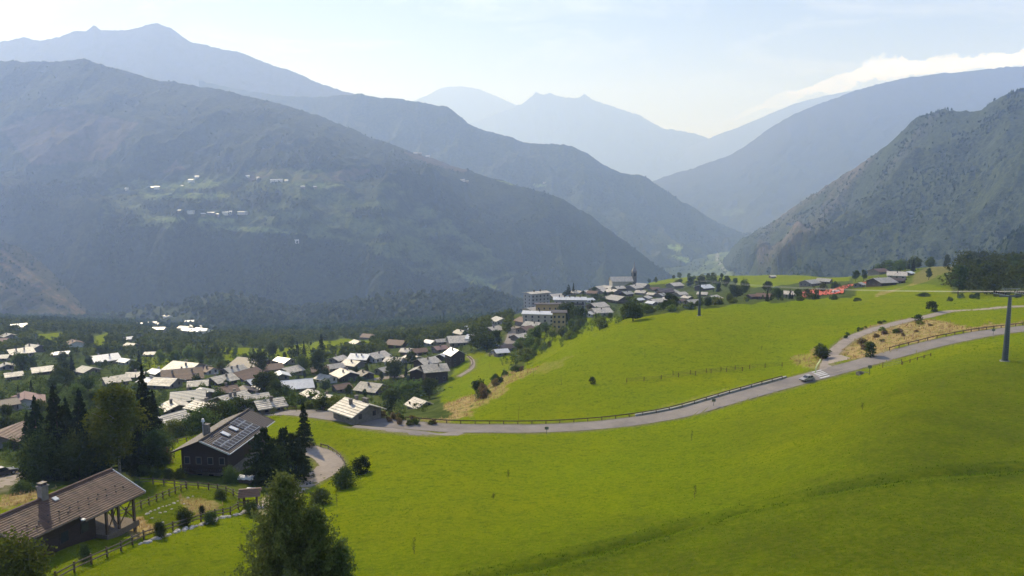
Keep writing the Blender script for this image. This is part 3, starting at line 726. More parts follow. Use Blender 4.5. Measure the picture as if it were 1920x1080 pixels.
range_mesh('right_mountain', 1362, 2500, 400, [
  "1362,490,4150 1390,507,3300 1430,532,2400 1500,600,1500 1700,590,1250 2500,600,900", "1362,488,4180 1390,499,3500 1430,514,2600 1500,516,1700 1700,508,1400 1920,478,1150 2500,430,1000",
  "1362,486,4190 1400,474,3400 1500,460,2500 1600,430,2250 1700,400,2050 1920,350,1600 2500,280,1400",
  "1362,484,4200 1380,463,4200 1400,442,4100 1440,425,3900 1480,395,3600 1530,360,3350 1580,325,3150 1620,300,3000 1660,265,2850 1690,235,2750 1715,212,2700 1760,205,2600 1800,210,2500 1830,205,2450 1850,190,2400 1885,175,2300 1920,168,2250 2000,150,2150 2500,90,2000"],
  [10, 76, 100], mountain_material('right_mountain_ground', (0.012, 0.024, 0.011), (0.075, 0.095, 0.036), (0.25, 0.205, 0.18), (0.12, 0.16, 0.05), 0, 0.007),
  45, 130, 300, 55, 14, 1500, 900, fold=190, foldx=1440, rockfn=lambda a, b, T, z, g: np.clip(np.exp(-((b - (430 - (a - 1450) * 0.80)) / 55.0) ** 2) * 1.2 * (a < 1760) * (a > 1420) * (0.35 + g * 1.6), 0, 1) * (T < 1.02))
range_mesh('cloud_capped_mountain', 1130, 2500, 300, [
  "1130,470,7000 1400,470,6500 1700,450,5500 2500,450,5000", "1130,420,8000 1240,425,7800 1330,432,7600 1400,438,7300 1700,400,6300 2500,350,5600",
  "1130,372,9000 1200,352,9000 1235,335,9000 1300,315,9000 1370,290,9000 1400,270,8900 1440,240,8800 1480,215,8600 1530,195,8500 1570,180,8400 1620,162,8300 1690,145,8200 1760,137,8100 1850,128,8000 1920,122,8000 2500,90,8000"],
  [8, 90], mountain_material('cloud_capped_ground', (0.03, 0.042, 0.02), (0.055, 0.065, 0.032), (0.12, 0.10, 0.085), (0.12, 0.15, 0.05), 0, 0.003),
  50, 130, 520, 66, 12, 2500, 1300, rockfn=lambda a, b, T, z, g: np.clip((T - 0.75) * 2, 0, 0.7), fieldfn=blobs("1350,392 1390,390 1400,402 1355,405"))
range_mesh('valley_floor', 950, 1800, 160, ["950,640,2300 1300,575,2500 1800,600,1500", "950,560,3400 1300,540,3300 1400,522,3400 1800,530,3000", "950,480,5000 1300,470,5600 1400,452,6500 1800,470,5000", "950,440,9500 1400,428,9500 1800,440,9500"],
  [20, 60, 40], mountain_material('valley_floor_ground', (0.03, 0.05, 0.02), (0.07, 0.095, 0.035), (0.60, 0.58, 0.55), (0.16, 0.215, 0.07), 0, 0.008), 12, 20, 300, 77, 0, 500, 300,
  fieldfn=lambda a, b, T: np.clip(.4 + 2.4 * fbm(a / 9, b / 4, 4, 91), 0, 1) * blobs("1335,458 1375,458 1385,480 1400,505 1360,515 1310,512 1322,490|1290,505 1380,500 1400,530 1280,530")(a, b, T),
  rockfn=lambda a, b, T, z, g: (np.exp(-((a - (1358 - 14 * np.sin((b - 455) / 16.0))) / 2.2) ** 2) * (b > 462) * (b < 520) + 1.0 * (np.abs(a - 1404) < 16) * (np.abs(b - 433) < 2.5)))
FM = mountain_material('far_range_ground', (0.07, 0.075, 0.06), (0.10, 0.10, 0.08), (0.2, 0.18, 0.16), (0.1, 0.1, 0.1), 0, 0.002)
range_mesh('far_range', 560, 1480, 260, ["560,420,13000 1480,420,13000", "560,330,15000 1480,330,15000",
  "560,300,16300 700,270,16300 800,252,16300 900,226,16300 960,202,16300 985,190,16300 1005,173,16300 1018,178,16300 1030,175,16300 1050,181,16300 1080,184,16300 1095,176,16300 1110,188,16300 1150,200,16300 1200,217,16300 1240,240,16300 1300,250,16300 1350,265,16300 1390,285,16300 1480,330,16300"],
  [10, 60], FM, 70, 220, 620, 88, 26, 2000, 1200)
range_mesh('farthest_range', 540, 1200, 160, ["540,420,16800 1200,420,16800", "540,240,18300 640,225,18300 740,200,18300 800,180,18300 830,164,18300 870,162,18300 900,167,18300 930,180,18300 960,193,18300 1000,208,18300 1100,250,18300 1200,280,18300"],
  [50], FM, 40, 150, 800, 99, 16, 2000, 1200)
range_mesh('pale_side_range', 1260, 1800, 140, ["1260,420,13500 1800,420,13500", "1260,290,15800 1300,272,15800 1340,254,15800 1380,240,15800 1430,218,15800 1480,196,15800 1540,180,15800 1640,160,15800 1800,140,15800"],
  [50], FM, 40, 150, 800, 111, 12, 2000, 1200)

# ------------------------------------------------------------------ the air
hb = MB().box(-15500, 15500, -2500, 20900, -1150, 2900)
hm = bpy.data.materials.new('air_haze'); hm.use_nodes = True; ht = hm.node_tree; ht.nodes.clear()
ho = N(ht, 'ShaderNodeOutputMaterial'); hv = N(ht, 'ShaderNodeVolumePrincipled')
hv.inputs['Color'].default_value = (0.43, 0.59, 1.0, 1); hv.inputs['Absorption Color'].default_value = (1, 1, 1, 1); hv.inputs['Density'].default_value = HAZE; hv.inputs['Anisotropy'].default_value = 0.3
LK(ht, hv.outputs[0], ho.inputs['Volume'])
hb.build('haze', hm, kind='stuff')
# ------------------------------------------------------------------ village houses
def roof_mesh(L, W, z, rise, oh, th, m, courses=0, one=None):
    """gable roof of two slabs; ridge along x. Courses of slabs overlap like shingles, each a proud step"""
    mb = MB()
    hl = L / 2 + oh; hw = W / 2 + oh; e = z - rise * oh / (W / 2)
    for sgn in (-1, 1):
        n = max(1, courses)
        for k in range(n):
            t0, t1 = k / n, (k + 1) / n
            ya, za = sgn * hw * (1 - t0), e + (z + rise - e) * t0
            yb, zb = sgn * hw * (1 - t1), e + (z + rise - e) * t1
            lift = th * 0.5 if n > 1 else 0
            if n > 1 and one is None:
                segs = max(3, int(L / 1.6)); xs_ = [-hl + 2 * hl * (i + (0 if i in (0, segs) else 0.3 * (random.random() - 0.5))) / segs for i in range(segs + 1)]
                for i in range(segs):
                    jz = random.uniform(0, 0.02); jy = sgn * random.uniform(0, 0.10) if k else 0
                    mb.add([(xs_[i], ya + jy, za + jz + lift), (xs_[i + 1], ya + jy, za + jz + lift), (xs_[i + 1], yb, zb), (xs_[i], yb, zb),
                            (xs_[i], ya + jy, za - th), (xs_[i + 1], ya + jy, za - th), (xs_[i + 1], yb, zb - th), (xs_[i], yb, zb - th)],
                           [(0, 1, 2, 3), (7, 6, 5, 4), (4, 5, 1, 0), (6, 7, 3, 2), (5, 6, 2, 1), (7, 4, 0, 3)], m)
            else:
                mb.add([(-hl, ya, za + lift), (hl, ya, za + lift), (hl, yb, zb), (-hl, yb, zb), (-hl, ya, za - th), (hl, ya, za - th), (hl, yb, zb - th), (-hl, yb, zb - th)],
                       [(0, 1, 2, 3), (7, 6, 5, 4), (4, 5, 1, 0), (6, 7, 3, 2), (5, 6, 2, 1), (7, 4, 0, 3)], m)
    return mb
HOUSES = []
CH_MESH = {}
def window_parts(root, faces, level, wmat='frame'):
    """faces: list of (origin, direction along the wall, outward normal, length, z positions, n)"""
    for (o, dr, nn, ln, zl, n) in faces:
        for z in zl:
            for k in range(n):
                s = (k + 0.5) / n * ln
                c = np.array([o[0] + dr[0] * s, o[1] + dr[1] * s, z])
                w_, h_ = 0.9, 1.15
                d3 = np.array([dr[0], dr[1], 0.0]); n3 = np.array([nn[0], nn[1], 0.0]); u = np.array([0, 0, 1.0])
                mb = MB()
                def slab(a0, a1, b0, b1, p0, p1):
                    P_ = lambda a, b, p: c + d3 * a + u * b + n3 * p
                    mb.hexa([P_(a0, b0, p0), P_(a1, b0, p0), P_(a1, b0, p1), P_(a0, b0, p1)], [P_(a0, b1, p0), P_(a1, b1, p0), P_(a1, b1, p1), P_(a0, b1, p1)])
                for a0, a1, b0, b1 in ((-w_ / 2 - .1, -w_ / 2, -h_ / 2 - .1, h_ / 2 + .1), (w_ / 2, w_ / 2 + .1, -h_ / 2 - .1, h_ / 2 + .1), (-w_ / 2, w_ / 2, -h_ / 2 - .1, -h_ / 2), (-w_ / 2, w_ / 2, h_ / 2, h_ / 2 + .1)):
                    slab(a0, a1, b0, b1, -0.02, 0.06)
                fr = mb.build('window', MT[wmat], root)
                mb = MB(); slab(-w_ / 2, w_ / 2, -h_ / 2, h_ / 2, -0.02, 0.02)
                mb.build('pane', MT['glass'], fr)
def house(px, py, wpx, rot, roof, wall, label, cat='house', k=1.02, H=None, pitch=20, ch=1, win=True, name=None, group=None, Lm=None, oh=0.9, chside=None, tower=False, ratio=None):
    """px,py: middle of the roof in the photograph; wpx: its apparent width"""
    rot = rot * 1.35 + (10 if rot >= 0 else -10)
    rr = R(rot); shape = abs(math.cos(rr)) + k * abs(math.sin(rr))
    pb = py
    for _ in range(4):
        q = hit(px, pb, y0=100); L = (Lm or 1.2 * wpx * q[1] / F / shape); L = max(5.5, min(30, L))
        W = L * k; h = H if H else ((2.3 if q[1] < 330 else 3.0) if L > 9 else 2.2)
        rise = W / 2 * math.tan(R(pitch)); pb = py + F * (h + rise * 0.5) / q[1]
    x, y, z = q
    near = y < 330
    nm = name or ('shed' if L < 6.5 else ('stone_house' if roof in ('lose', 'lose2') else 'house'))
    t = thing(nm, label, cat, (x, y, z), rr, group)
    hl, hw = L / 2, W / 2
    zb = -3.5
    mb = MB()
    mb.add([(-hl, -hw, zb), (hl, -hw, zb), (hl, hw, zb), (-hl, hw, zb), (-hl, -hw, h), (hl, -hw, h), (hl, hw, h), (-hl, hw, h), (-hl, 0, h + rise), (hl, 0, h + rise)],
           [(0, 1, 5, 4), (2, 3, 7, 6), (1, 2, 6, 9, 5), (3, 0, 4, 8, 7), (3, 2, 1, 0), (4, 5, 9, 8), (6, 7, 8, 9)])
    w_o = mb.build('wall', MT[wall], t)
    crs = (max(3, int(W / 1.1)) if near and roof in ('lose', 'lose2', 'brown', 'corr') else 0)
    rm = roof_mesh(L, W, h + 0.16, rise, oh, 0.16, 0, crs, one=(None if roof in ('lose', 'lose2') else 1))
    r_o = rm.build('roof', MT[roof], t)
    if near:
        rg = MB(); zr = h + 0.16 + rise
        rg.add([(-hl - oh, -0.22, zr - 0.05), (hl + oh, -0.22, zr - 0.05), (hl + oh, 0, zr + 0.10), (-hl - oh, 0, zr + 0.10), (hl + oh, 0.22, zr - 0.05), (-hl - oh, 0.22, zr - 0.05)], [(0, 1, 2, 3), (3, 2, 4, 5), (0, 3, 5), (1, 4, 2)])
        rg.build('ridge', MT[roof], r_o)
    for i in range(ch):
        cx = (i + 1) / (ch + 1) * L - hl + random.uniform(-.5, .5); cyy = (chside if chside is not None else random.choice((-1, 1))) * hw * 0.35
        zc = h + rise * (1 - abs(cyy) / hw)
        mb = MB().box(cx - .32, cx + .32, cyy - .3, cyy + .3, zc - .4, zc + 1.25); mb.box(cx - .42, cx + .42, cyy - .4, cyy + .4, zc + 1.25, zc + 1.38)
        c_o = mb.build('chimney', MT['stone' if roof != 'white' else 'render'], r_o)
    if win and y < 620:
        toc = -np.array([x, y]); toc /= np.linalg.norm(toc)
        fcs = []
        zl = [1.5] if h < 4 else [1.4, 3.7]
        if h > 7: zl = [1.5 + 2.7 * i for i in range(int(h / 2.7))]
        for (o, dr, nn, ln) in (((-hl, -hw), (1, 0), (0, -1), L), ((hl, hw), (-1, 0), (0, 1), L), ((hl, -hw), (0, 1), (1, 0), W), ((-hl, hw), (0, -1), (-1, 0), W)):
            wn = np.array([nn[0] * math.cos(rr) - nn[1] * math.sin(rr), nn[0] * math.sin(rr) + nn[1] * math.cos(rr)])
            if wn @ toc > 0.15: fcs.append((o, dr, nn, ln, zl, max(2, int(ln / 3.2))))
        window_parts(t, fcs, 0)
    HOUSES.append((x, y, max(L, W) / 2 + 0.6, label, nm))
    return t, (L, W, h, rise)
def DR(s): return [ln.split('|') for ln in s.strip().split('\n')]
# px | py | width px | rot | roof | wall | chimneys | label
VILLAGE = DR("""36|609|28|20|white|stone|1|white roofed house highest in the group at the left edge
17|627|24|-20|lose2|stone|1|grey slab roofed house directly below the white roofed one at the left edge
3|636|22|15|pink|stone|0|dull reddish roofed house at the left edge below two pale ones
38|656|44|28|lose|stone|2|broad stone-slab roofed house with two chimneys alone among dark trees
4|667|22|5|lose2|stone|0|pale grey roof cut off by the left edge under the broad stone roof
13|683|24|-30|lose2|stone|1|weathered stone house below the pale grey roof at the left edge
109|661|10|10|white|stone|0|tiny white roof half hidden in dark trees, left of its twin
120|660|9|10|white|stone|0|tiny white roof half hidden in dark trees, right of its twin
197|668|50|24|white|stone|2|long bright white sheet-metal roofed house with two chimneys
237|674|22|-12|white|plaster|0|small white roofed annex beside the long white roofed house
240|633|19|24|white|stone|0|small white roofed house uphill of a greyish one
247|645|22|-8|lose2|stone|0|small greyish roofed house just below a white roofed one
282|661|12|0|lose|stone|0|little pale shed on the edge of a small meadow
296|694|20|-15|white|stone|1|small white roof beside the big brown and stone roofed house
217|708|44|24|lose|stone|0|pale roof half covered by the yellow-green tree
48|745|64|-35|pink|plaster|1|white walled house with a faded reddish roof and dormer
6|752|26|30|dark|stone|0|dark roofed building at the left edge beside the reddish roofed house
24|808|70|62|brown|stone|0|large stone house with old brown tile roof at the left edge
350|686|62|-8|lose|render|2|stone-slab roof of the big house, rear wing
342|697|74|12|brown|render|3|big grey walled house with brown tiled roof and windows
416|707|46|32|lose|wood|2|timber gabled house with long pale stone-slab roof
354|737|56|8|corr|stone|1|L-shaped house with corrugated grey roof, long wing
385|733|34|-28|corr|stone|0|corrugated grey roofed wing at right end of the L-shaped house
330|757|34|-30|lose|stone|1|pale slab roof jumbled above another near the solar chalet
322|779|40|36|lose|stone|0|lowest pale slab roof left of the big solar chalet hedge
383|757|40|-15|lose|stone|1|low pale slab roof with a reddish gable under the grey roofs
408|762|22|20|lose|stone|0|small pale slab roof between two larger ones
436|742|58|33|lose|stone|3|large pale stone roof with three chimneys and stepped eaves
424|727|36|20|brown|wood|1|brown roofed barn behind the large pale stone roof
462|729|28|-35|dark|wood|0|dark gabled barn in shade behind the pale stone roofs
505|752|46|18|lose|stone|1|weathered pale slab roof just behind the solar chalet ridge
475|677|70|-8|dark|wood|0|long dark brown roofed barn under the green field
459|698|60|40|brown|wood|0|broad brown barn roof sloping down to the dark round trees
509|685|40|15|brown|stone|1|brown tiled house beside the pale roof under the field
533|673|32|-14|white|stone|0|pale roofed house just right of the brown tiled one under the field
527|700|30|-40|white|stone|0|angular white roof right behind the shining flat roof
557|716|56|9|white|stone|0|shining white long roof among dark trees
634|670|28|38|lose|stone|1|pale stone roof rising behind the grey gabled barn
628|684|30|18|lose2|stone|0|old grey slab roof tucked behind the timber gabled house
648|697|46|-32|lose|wood|2|timber house with pale slab roof and broad dark gable
685|698|28|-32|dark|wood|1|dark roofed timber annex at right of the pale slab roof
697|722|48|-10|lose2|stone|1|grey slab roofed house behind the largest village roof
670|752|76|-24|lose|stone|4|big stone-slab roofed house with four chimneys beside the road
706|663|42|30|lose|plaster|1|white walled house with pale roof and brown dormer
692|628|25|-5|brown|stone|0|low brown roofed house at the valley edge
723|633|22|26|white|stone|0|narrow white roofed house at the valley edge
755|625|20|-4|red|stone|0|small house with bright red tiled roof
788|753|42|-30|lose|stone|0|bright stone roof sunk behind the dry grass bank
814|686|46|7|lose|wood|2|tall timber house with grey slab roof and two chimneys facing the field
800|673|42|24|lose|wood|1|timber gabled house with pale roof right behind the tall timber house
788|690|30|50|lose2|wood|0|small shaded roof left of the tall timber house
853|657|32|-36|white|wood|1|tall dark timber chalet with white roof above the field
831|664|20|40|white|wood|0|white side roof leaning against the tall dark chalet
807|639|22|-20|white|plaster|0|small bright white roofed house behind the pinkish roof
827|637|20|8|lose2|stone|0|grey roofed house right of the bright white one
824|650|26|20|pink|stone|1|pinkish roofed house in front of the bright white one
786|655|26|10|brown|wood|0|low brown roof left of the pinkish roof
862|633|44|3|lose|stone|0|long flat pale roof above a row of dark trees
866|621|28|-28|lose2|stone|1|grey gabled house behind the long flat pale roof
937|597|30|-38|lose2|render|1|grey walled gabled house with weathered roof above the street
915|591|34|14|brown|render|1|brown roofed house with white chimney above the street
964|583|42|-8|dark|wood|1|dark brown roofed building left of the apartment block
986|614|32|30|brown|stone|0|brown roof at the top end of the village street
950|648|28|18|dark|stone|0|low dark roofed shed beside the village street
939|656|12|8|white|stone|0|tiny white shed at the foot of the village street
973|577|18|10|lose2|stone|0|small grey roof squeezed against the cream building""")
for r_ in VILLAGE:
    px, py, wp, rot = (float(v) for v in r_[:4])
    kw = {}
    if 'tall timber' in r_[7] : kw = dict(H=7.0)
    if 'tall dark timber' in r_[7]: kw = dict(H=6.5, pitch=30)
    if 'largest village' in r_[7] or 'four chimneys' in r_[7]: kw = dict(H=2.2, pitch=23)
    if 'sunk behind' in r_[7]: kw = dict(H=1.0, pitch=26)
    if 'four chimneys' in r_[7]: py += 6
    house(px, py, wp, rot, r_[4], r_[5], r_[7], ch=int(r_[6]), **kw)
# upper village around the church
FILL = PX("312,712 392,690 438,690 372,716 478,712 492,724 545,690 585,735 600,690 612,705 662,678 676,666 722,690 740,672 765,655 745,640 670,640 775,668 880,612 900,604 925,612 945,588 985,598 1000,606 975,628 890,630 65,648 80,690 26,700 140,640 165,690 255,700 280,712 465,755 480,742 612,742 640,722")
for i, (px, py) in enumerate(FILL):
    house(px, py, random.Random(i).uniform(26, 42) * (1 if py > 660 else .8), random.Random(i + 50).uniform(-35, 35), ['lose', 'brown', 'lose2', 'lose', 'white', 'lose2', 'lose'][i % 7], ['stone', 'plaster', 'stone', 'wood'][i % 4],
          {'lose': 'pale stone-slab', 'brown': 'brown tile', 'lose2': 'grey slab', 'white': 'whitish sheet'}[['lose', 'brown', 'lose2', 'lose', 'white', 'lose2', 'lose'][i % 7]] + ' roofed small house crowded among trees in the ' + ('front' if py > 700 else 'back') + ' rows of the village', ch=i % 3, win=py > 680, group='crowded village houses between trees')
UPPER = DR("""1042|546|26|12|lose|stone|0|pale low roof right behind the tall apartment block
1082|540|20|-18|lose|stone|1|pale roof among trees right of the tall pine clump
1098|542|13|30|lose|stone|0|tiny pale roof between trees and the long white roofed church street
1112|547|20|-14|brown|stone|0|brown roofed house below the long church-side roof
1104|560|16|12|white|plaster|0|little white walled house in front of dark trees
1125|535|30|24|lose|stone|1|long pale roof stepping up towards the church
1140|531|20|-20|lose|stone|0|pale roof just left of the church nave
1130|545|22|34|lose|stone|0|stone roof below the long pale stepping roof
1150|544|26|-34|lose|stone|1|bright slab roof in the middle of the upper village
1160|538|20|12|lose|stone|1|pale roof directly beneath the church nave
1140|556|18|22|lose2|stone|0|grey roof left of the gabled timber house
1158|557|38|-32|lose2|wood|0|big gabled timber house with grey slab roof in front of the church
1120|570|34|16|lose|stone|0|long pale slab roof stepping down to the trees
1126|580|34|6|lose|render|1|lower pale roofed house above the hedge trees
1104|586|14|40|white|plaster|0|narrow white roof at the foot of the upper village
1174|548|22|20|lose2|wood|1|weathered roof right of the gabled timber house
1188|536|30|26|lose|stone|1|pale roof right below the church tower
1204|533|24|-22|lose2|stone|0|striped grey roof right of the tower roof
1202|546|20|-14|lose|stone|1|pale roofed house with a dark gable beneath the tower
1198|560|14|16|white|stone|0|small bright roof nearest to the big bush
1210|556|20|34|lose|stone|0|pale roof sloping behind the small bright one
1222|550|16|-24|lose|stone|0|steep little pale roof in the crowded lanes
1230|562|26|12|lose|stone|0|bright jagged roof behind the hedge trees
1222|566|18|-30|white|stone|0|whitest small roof behind the hedge trees
1239|551|18|26|lose2|stone|1|grey roof above the bright jagged roof
1226|540|18|8|brown|stone|0|brown roof at the back edge of the upper village
1246|543|26|0|dark|wood|0|long dark roof at the back edge of the upper village
1265|532|26|14|lose|stone|1|pale farmhouse roof at the back right of the village
1252|559|18|-20|lose|stone|0|pale slab roof just left of the tall pointed trees
1262|545|18|34|lose2|stone|0|grey gable roof below the back farmhouse
1276|549|20|12|lose|stone|0|pale roof left of the lift pylon, upper one
1289|556|18|-32|lose|stone|1|pale roof left of the lift pylon, lower one
1276|562|18|30|brown|stone|0|brownish roof low behind bushes left of the pylon
1298|565|16|10|lose2|stone|0|small grey roof at the pylon foot horizon
1320|536|28|14|white|wood|1|white roofed chalet just right of the lift pylon
1317|549|18|-10|lose|stone|0|small roof beneath the white roofed chalet by the pylon
1337|556|28|26|lose|stone|1|broad pale slab roof right of the lift pylon
1410|553|16|10|brown|wood|0|narrow brown shed at left of the brown roofed farmhouse
1432|552|26|-14|brown|wood|1|brown roofed farmhouse behind the crest of the meadow
1483|548|26|-18|lose|stone|1|pale slab roofed farmhouse near the orange netting
1518|527|30|16|lose2|stone|0|grey roofed barn on the left of the hillside farm
1545|524|26|-20|lose2|stone|0|grey roofed barn on the right of the hillside farm
1448|517|9|0|lose|stone|0|tiny farm hut on the far green meadow
1681|512|34|-12|lose|render|1|pale broad roofed house in the hamlet by the wood
1652|524|38|6|lose2|wood|1|low dark grey roofed barn in front of the pale broad roof
1684|523|24|-22|dark|wood|0|dark walled barn joined to the low grey barn
1647|506|28|10|brown|stone|0|brown roofed house behind the low grey barn
1703|510|12|20|white|stone|0|small white roofed hut right of the pale broad roof
1611|531|14|28|lose2|stone|0|little grey roofed shed below the dark tree pair""")
for r_ in UPPER:
    px, py, wp, rot = (float(v) for v in r_[:4])
    house(px, py, wp, rot, r_[4], r_[5], r_[7], ch=int(r_[6]))
# hamlet on the valley shelf and hamlets on the terraces across the gorge
def far_hit(px, py, nm):
    VX, VY, VZ, ax, ay, T, at = FAR[nm]
    j = np.argmin(np.where(T <= 1, (ax - px) ** 2 + (ay - py) ** 2, 1e9)); j = np.unravel_index(j, VX.shape)
    return np.array([VX[j], VY[j], VZ[j]])
def far_house(q, L, rot, roof, label, group, cat='house'):
    W = L * 0.7; h = 5.0; rise = 1.9
    t = thing('far_house', label, cat, tuple(q), R(rot), group)
    hl, hw = L / 2, W / 2
    MB().add([(-hl, -hw, -6), (hl, -hw, -6), (hl, hw, -6), (-hl, hw, -6), (-hl, -hw, h), (hl, -hw, h), (hl, hw, h), (-hl, hw, h), (-hl, 0, h + rise), (hl, 0, h + rise)],
        [(0, 1, 5, 4), (2, 3, 7, 6), (1, 2, 6, 9, 5), (3, 0, 4, 8, 7), (3, 2, 1, 0), (4, 5, 9, 8), (6, 7, 8, 9)]).build('wall', MT['plaster' if random.random() < .6 else 'stone'], t)
    roof_mesh(L, W, h + 0.3, rise, 0.8, 0.3, 0).build('roof', MT[roof], t)
    HOUSES.append((q[0], q[1], L * 0.7, label, 'far_house'))
for i, (px, py) in enumerate(PX("316,593 292,599 310,604 301,610 310,614 299,623 340,599 357,604 341,612 360,614 368,615 372,618 374,625 366,627 352,625 269,611 261,610 330,615 378,622 347,618 322,601 285,607")):
    qa = hit(px, py + 3, y0=900); qb = far_hit(px, py + 3, 'foothills'); qa = qa if qa[1] < qb[1] else qb
    far_house(qa, random.uniform(13, 19), random.uniform(-40, 40), random.choice(['white', 'white', 'lose']), 'small pale roofed house in the hamlet at the valley edge under the dark slope', 'hamlet houses at the valley edge')
for px, py, L in PX("344,397,30 357,399,22 382,402,14 392,403,13 407,402,10 420,399,18 431,398,18 451,402,24 459,400,18 400,405,10"):
    far_house(far_hit(px, py, 'left_mountain'), L, random.uniform(-15, 25), 'white', 'tiny white roofed house in the lower terrace hamlet across the gorge', 'houses of the lower terrace hamlet')
for px, py, L in PX("371,334,16 359,339,20 295,352,20 287,352,16 240,356,12 339,351,11 465,333,14 482,335,10"):
    far_house(far_hit(px, py, 'left_mountain'), L, random.uniform(-15, 25), 'white', 'tiny white roofed house by the upper green terrace across the gorge', 'houses by the upper green terrace')
for px, py, L in PX("510,339,14 518,339,11 527,339,15 537,340,12 569,351,14 591,352,12"):
    far_house(far_hit(px, py, 'left_mountain'), L, random.uniform(-15, 25), 'white', 'tiny white roofed house under the brown upper terrace across the gorge', 'houses under the brown terrace')
far_house(far_hit(557, 454, 'left_mountain'), 13, 30, 'white', 'lone tiny white roofed house in the dark woods below the terraces', None)
for px, py in PX("873,342 866,339 806,287 792,285 780,283 1020,344"):
    far_house(far_hit(px, py, 'left_mountain' if px < 900 else 'river_ridge'), 20, 10, 'lose', 'pale speck of a house high on the shoulder of the dark mountain', 'high mountain huts')

# the blocks of flats
def block(px, py, rot, L, W, H, roof, wall, label, nm, floors, balc=False, pitch=12, flues=0, y0=350):
    pb = py
    for _ in range(4):
        q = hit(px, pb, y0=y0); pb = py + F * (H + 1) / q[1]
    t = thing(nm, label, 'building', tuple(q), R(rot))
    hl, hw = L / 2, W / 2; rise = W / 2 * math.tan(R(pitch))
    MB().add([(-hl, -hw, -5), (hl, -hw, -5), (hl, hw, -5), (-hl, hw, -5), (-hl, -hw, H), (hl, -hw, H), (hl, hw, H), (-hl, hw, H), (-hl, 0, H + rise), (hl, 0, H + rise)],
        [(0, 1, 5, 4), (2, 3, 7, 6), (1, 2, 6, 9, 5), (3, 0, 4, 8, 7), (3, 2, 1, 0), (4, 5, 9, 8), (6, 7, 8, 9)]).build('wall', MT[wall], t)
    r_o = roof_mesh(L, W, H + 0.2, rise, 0.9, 0.25, 0).build('roof', MT[roof], t)
    for i in range(flues):
        x = (i + 1) / (flues + 1) * L - hl
        MB().box(x - .35, x + .35, -hw * .2, -hw * .2 + .7, H + rise * .6, H + rise + 1.6).build('chimney', MT['dark'], r_o)
    zl = [1.5 + (H - 1) / floors * i for i in range(floors)]
    window_parts(t, [((-hl, -hw), (1, 0), (0, -1), L, zl, max(3, int(L / 3.4))), ((-hl, hw), (0, -1), (-1, 0), W, zl, max(2, int(W / 3.4))), ((hl, -hw), (0, 1), (1, 0), W, zl, max(2, int(W / 3.4)))], 0)
    if balc:
        for z in zl[1:]:
            MB().box(-hl * .9, hl * .9, -hw - 1.2, -hw - 0.003, z - 1.25, z - 1.1).box(-hl * .9, hl * .9, -hw - 1.25, -hw - 1.16, z - 1.1, z - 0.2).build('balcony', MT['wood'], t)
    HOUSES.append((q[0], q[1], max(L, W) / 2 + 2, label, nm)); return t
block(1006, 546, 34, 17, 10, 14, 'lose', 'render', 'tall grey apartment block with a slanting pale roof at the village edge', 'apartment_block', 5, False, 8, 2, 450)
block(1068, 557, -4, 22, 10, 9, 'white', 'render', 'white roofed apartment building with five dark flues on its ridge', 'apartment_building', 3, True, 14, 5, 430)
block(1048, 583, -4, 7, 8, 12, 'dark', 'ochre', 'ochre yellow tower block beside the cream building', 'tower_block', 4, False, 3, 0, 400)
block(1036, 566, -2, 22, 6, 11, 'dark', 'ochre', 'long brown flat roof building joining the ochre tower and apartment block', 'terrace_building', 3, False, 3, 0, 420)
block(1012, 583, -10, 20, 10, 8, 'white', 'cream', 'cream hotel-like building with white roof and many small windows', 'cream_building', 3, False, 12, 1, 400)
block(1006, 575, 40, 17, 10, 8, 'lose2', 'cream', 'grey roofed rear wing behind the cream building', 'cream_building_wing', 3, False, 12, 1, 430)
# church
q = hit(1166, 540, y0=600)
ct = thing('church', 'village church with long pale roof and pointed stone bell tower', 'church', tuple(q), R(8)); ct.scale = (1.25, 1.25, 1.35)
MB().add([(-10, -5, -5), (8, -5, -5), (8, 5, -5), (-10, 5, -5), (-10, -5, 6), (8, -5, 6), (8, 5, 6), (-10, 5, 6), (-10, 0, 9), (8, 0, 9)],
    [(0, 1, 5, 4), (2, 3, 7, 6), (1, 2, 6, 9, 5), (3, 0, 4, 8, 7), (4, 5, 9, 8), (6, 7, 8, 9)]).build('nave', MT['cream'], ct)
nr = roof_mesh(18, 10, 6.2, 3, 0.7, 0.25, 0).build('nave_roof', MT['lose'], ct); nr.location = (-1, 0, 0)
tw = MB().box(8.9, 12.5, -1.8, 1.8, -5, 13).box(8.7, 12.7, -2.0, 2.0, 13, 13.4).build('bell_tower', MT['stone'], ct)
for dx, dy, ax in ((10.7, -2.13, 'y'), (8.57, 0, 'x')):
    b_ = MB()
    if ax == 'y': b_.box(dx - .8, dx + .8, dy - .03, dy + .05, 9.5, 12)
    else: b_.box(dx - .03, dx + .05, dy - .8, dy + .8, 9.5, 12)
    b_.build('belfry_opening', MT['glass'], tw)
sp_ = MB(); base = [(8.7, -2.0, 13.5), (12.7, -2.0, 13.5), (12.7, 2.0, 13.5), (8.7, 2.0, 13.5)]; top = (10.7, 0, 22.5)
sp_.add(base + [(10.1, -0.6, 16.5), (11.3, -0.6, 16.5), (11.3, 0.6, 16.5), (10.1, 0.6, 16.5), top], [(0, 1, 5, 4), (1, 2, 6, 5), (2, 3, 7, 6), (3, 0, 4, 7), (4, 5, 8), (5, 6, 8), (6, 7, 8), (7, 4, 8)])
so = sp_.build('spire', MT['slate'], ct)
MB().tube((10.7, 0, 22.4), (10.7, 0, 24), .06).box(10.3, 11.1, -.06, .06, 23.2, 23.35).build('cross', MT['steel'], so)
HOUSES.append((q[0], q[1], 9, 'church', 'church'))

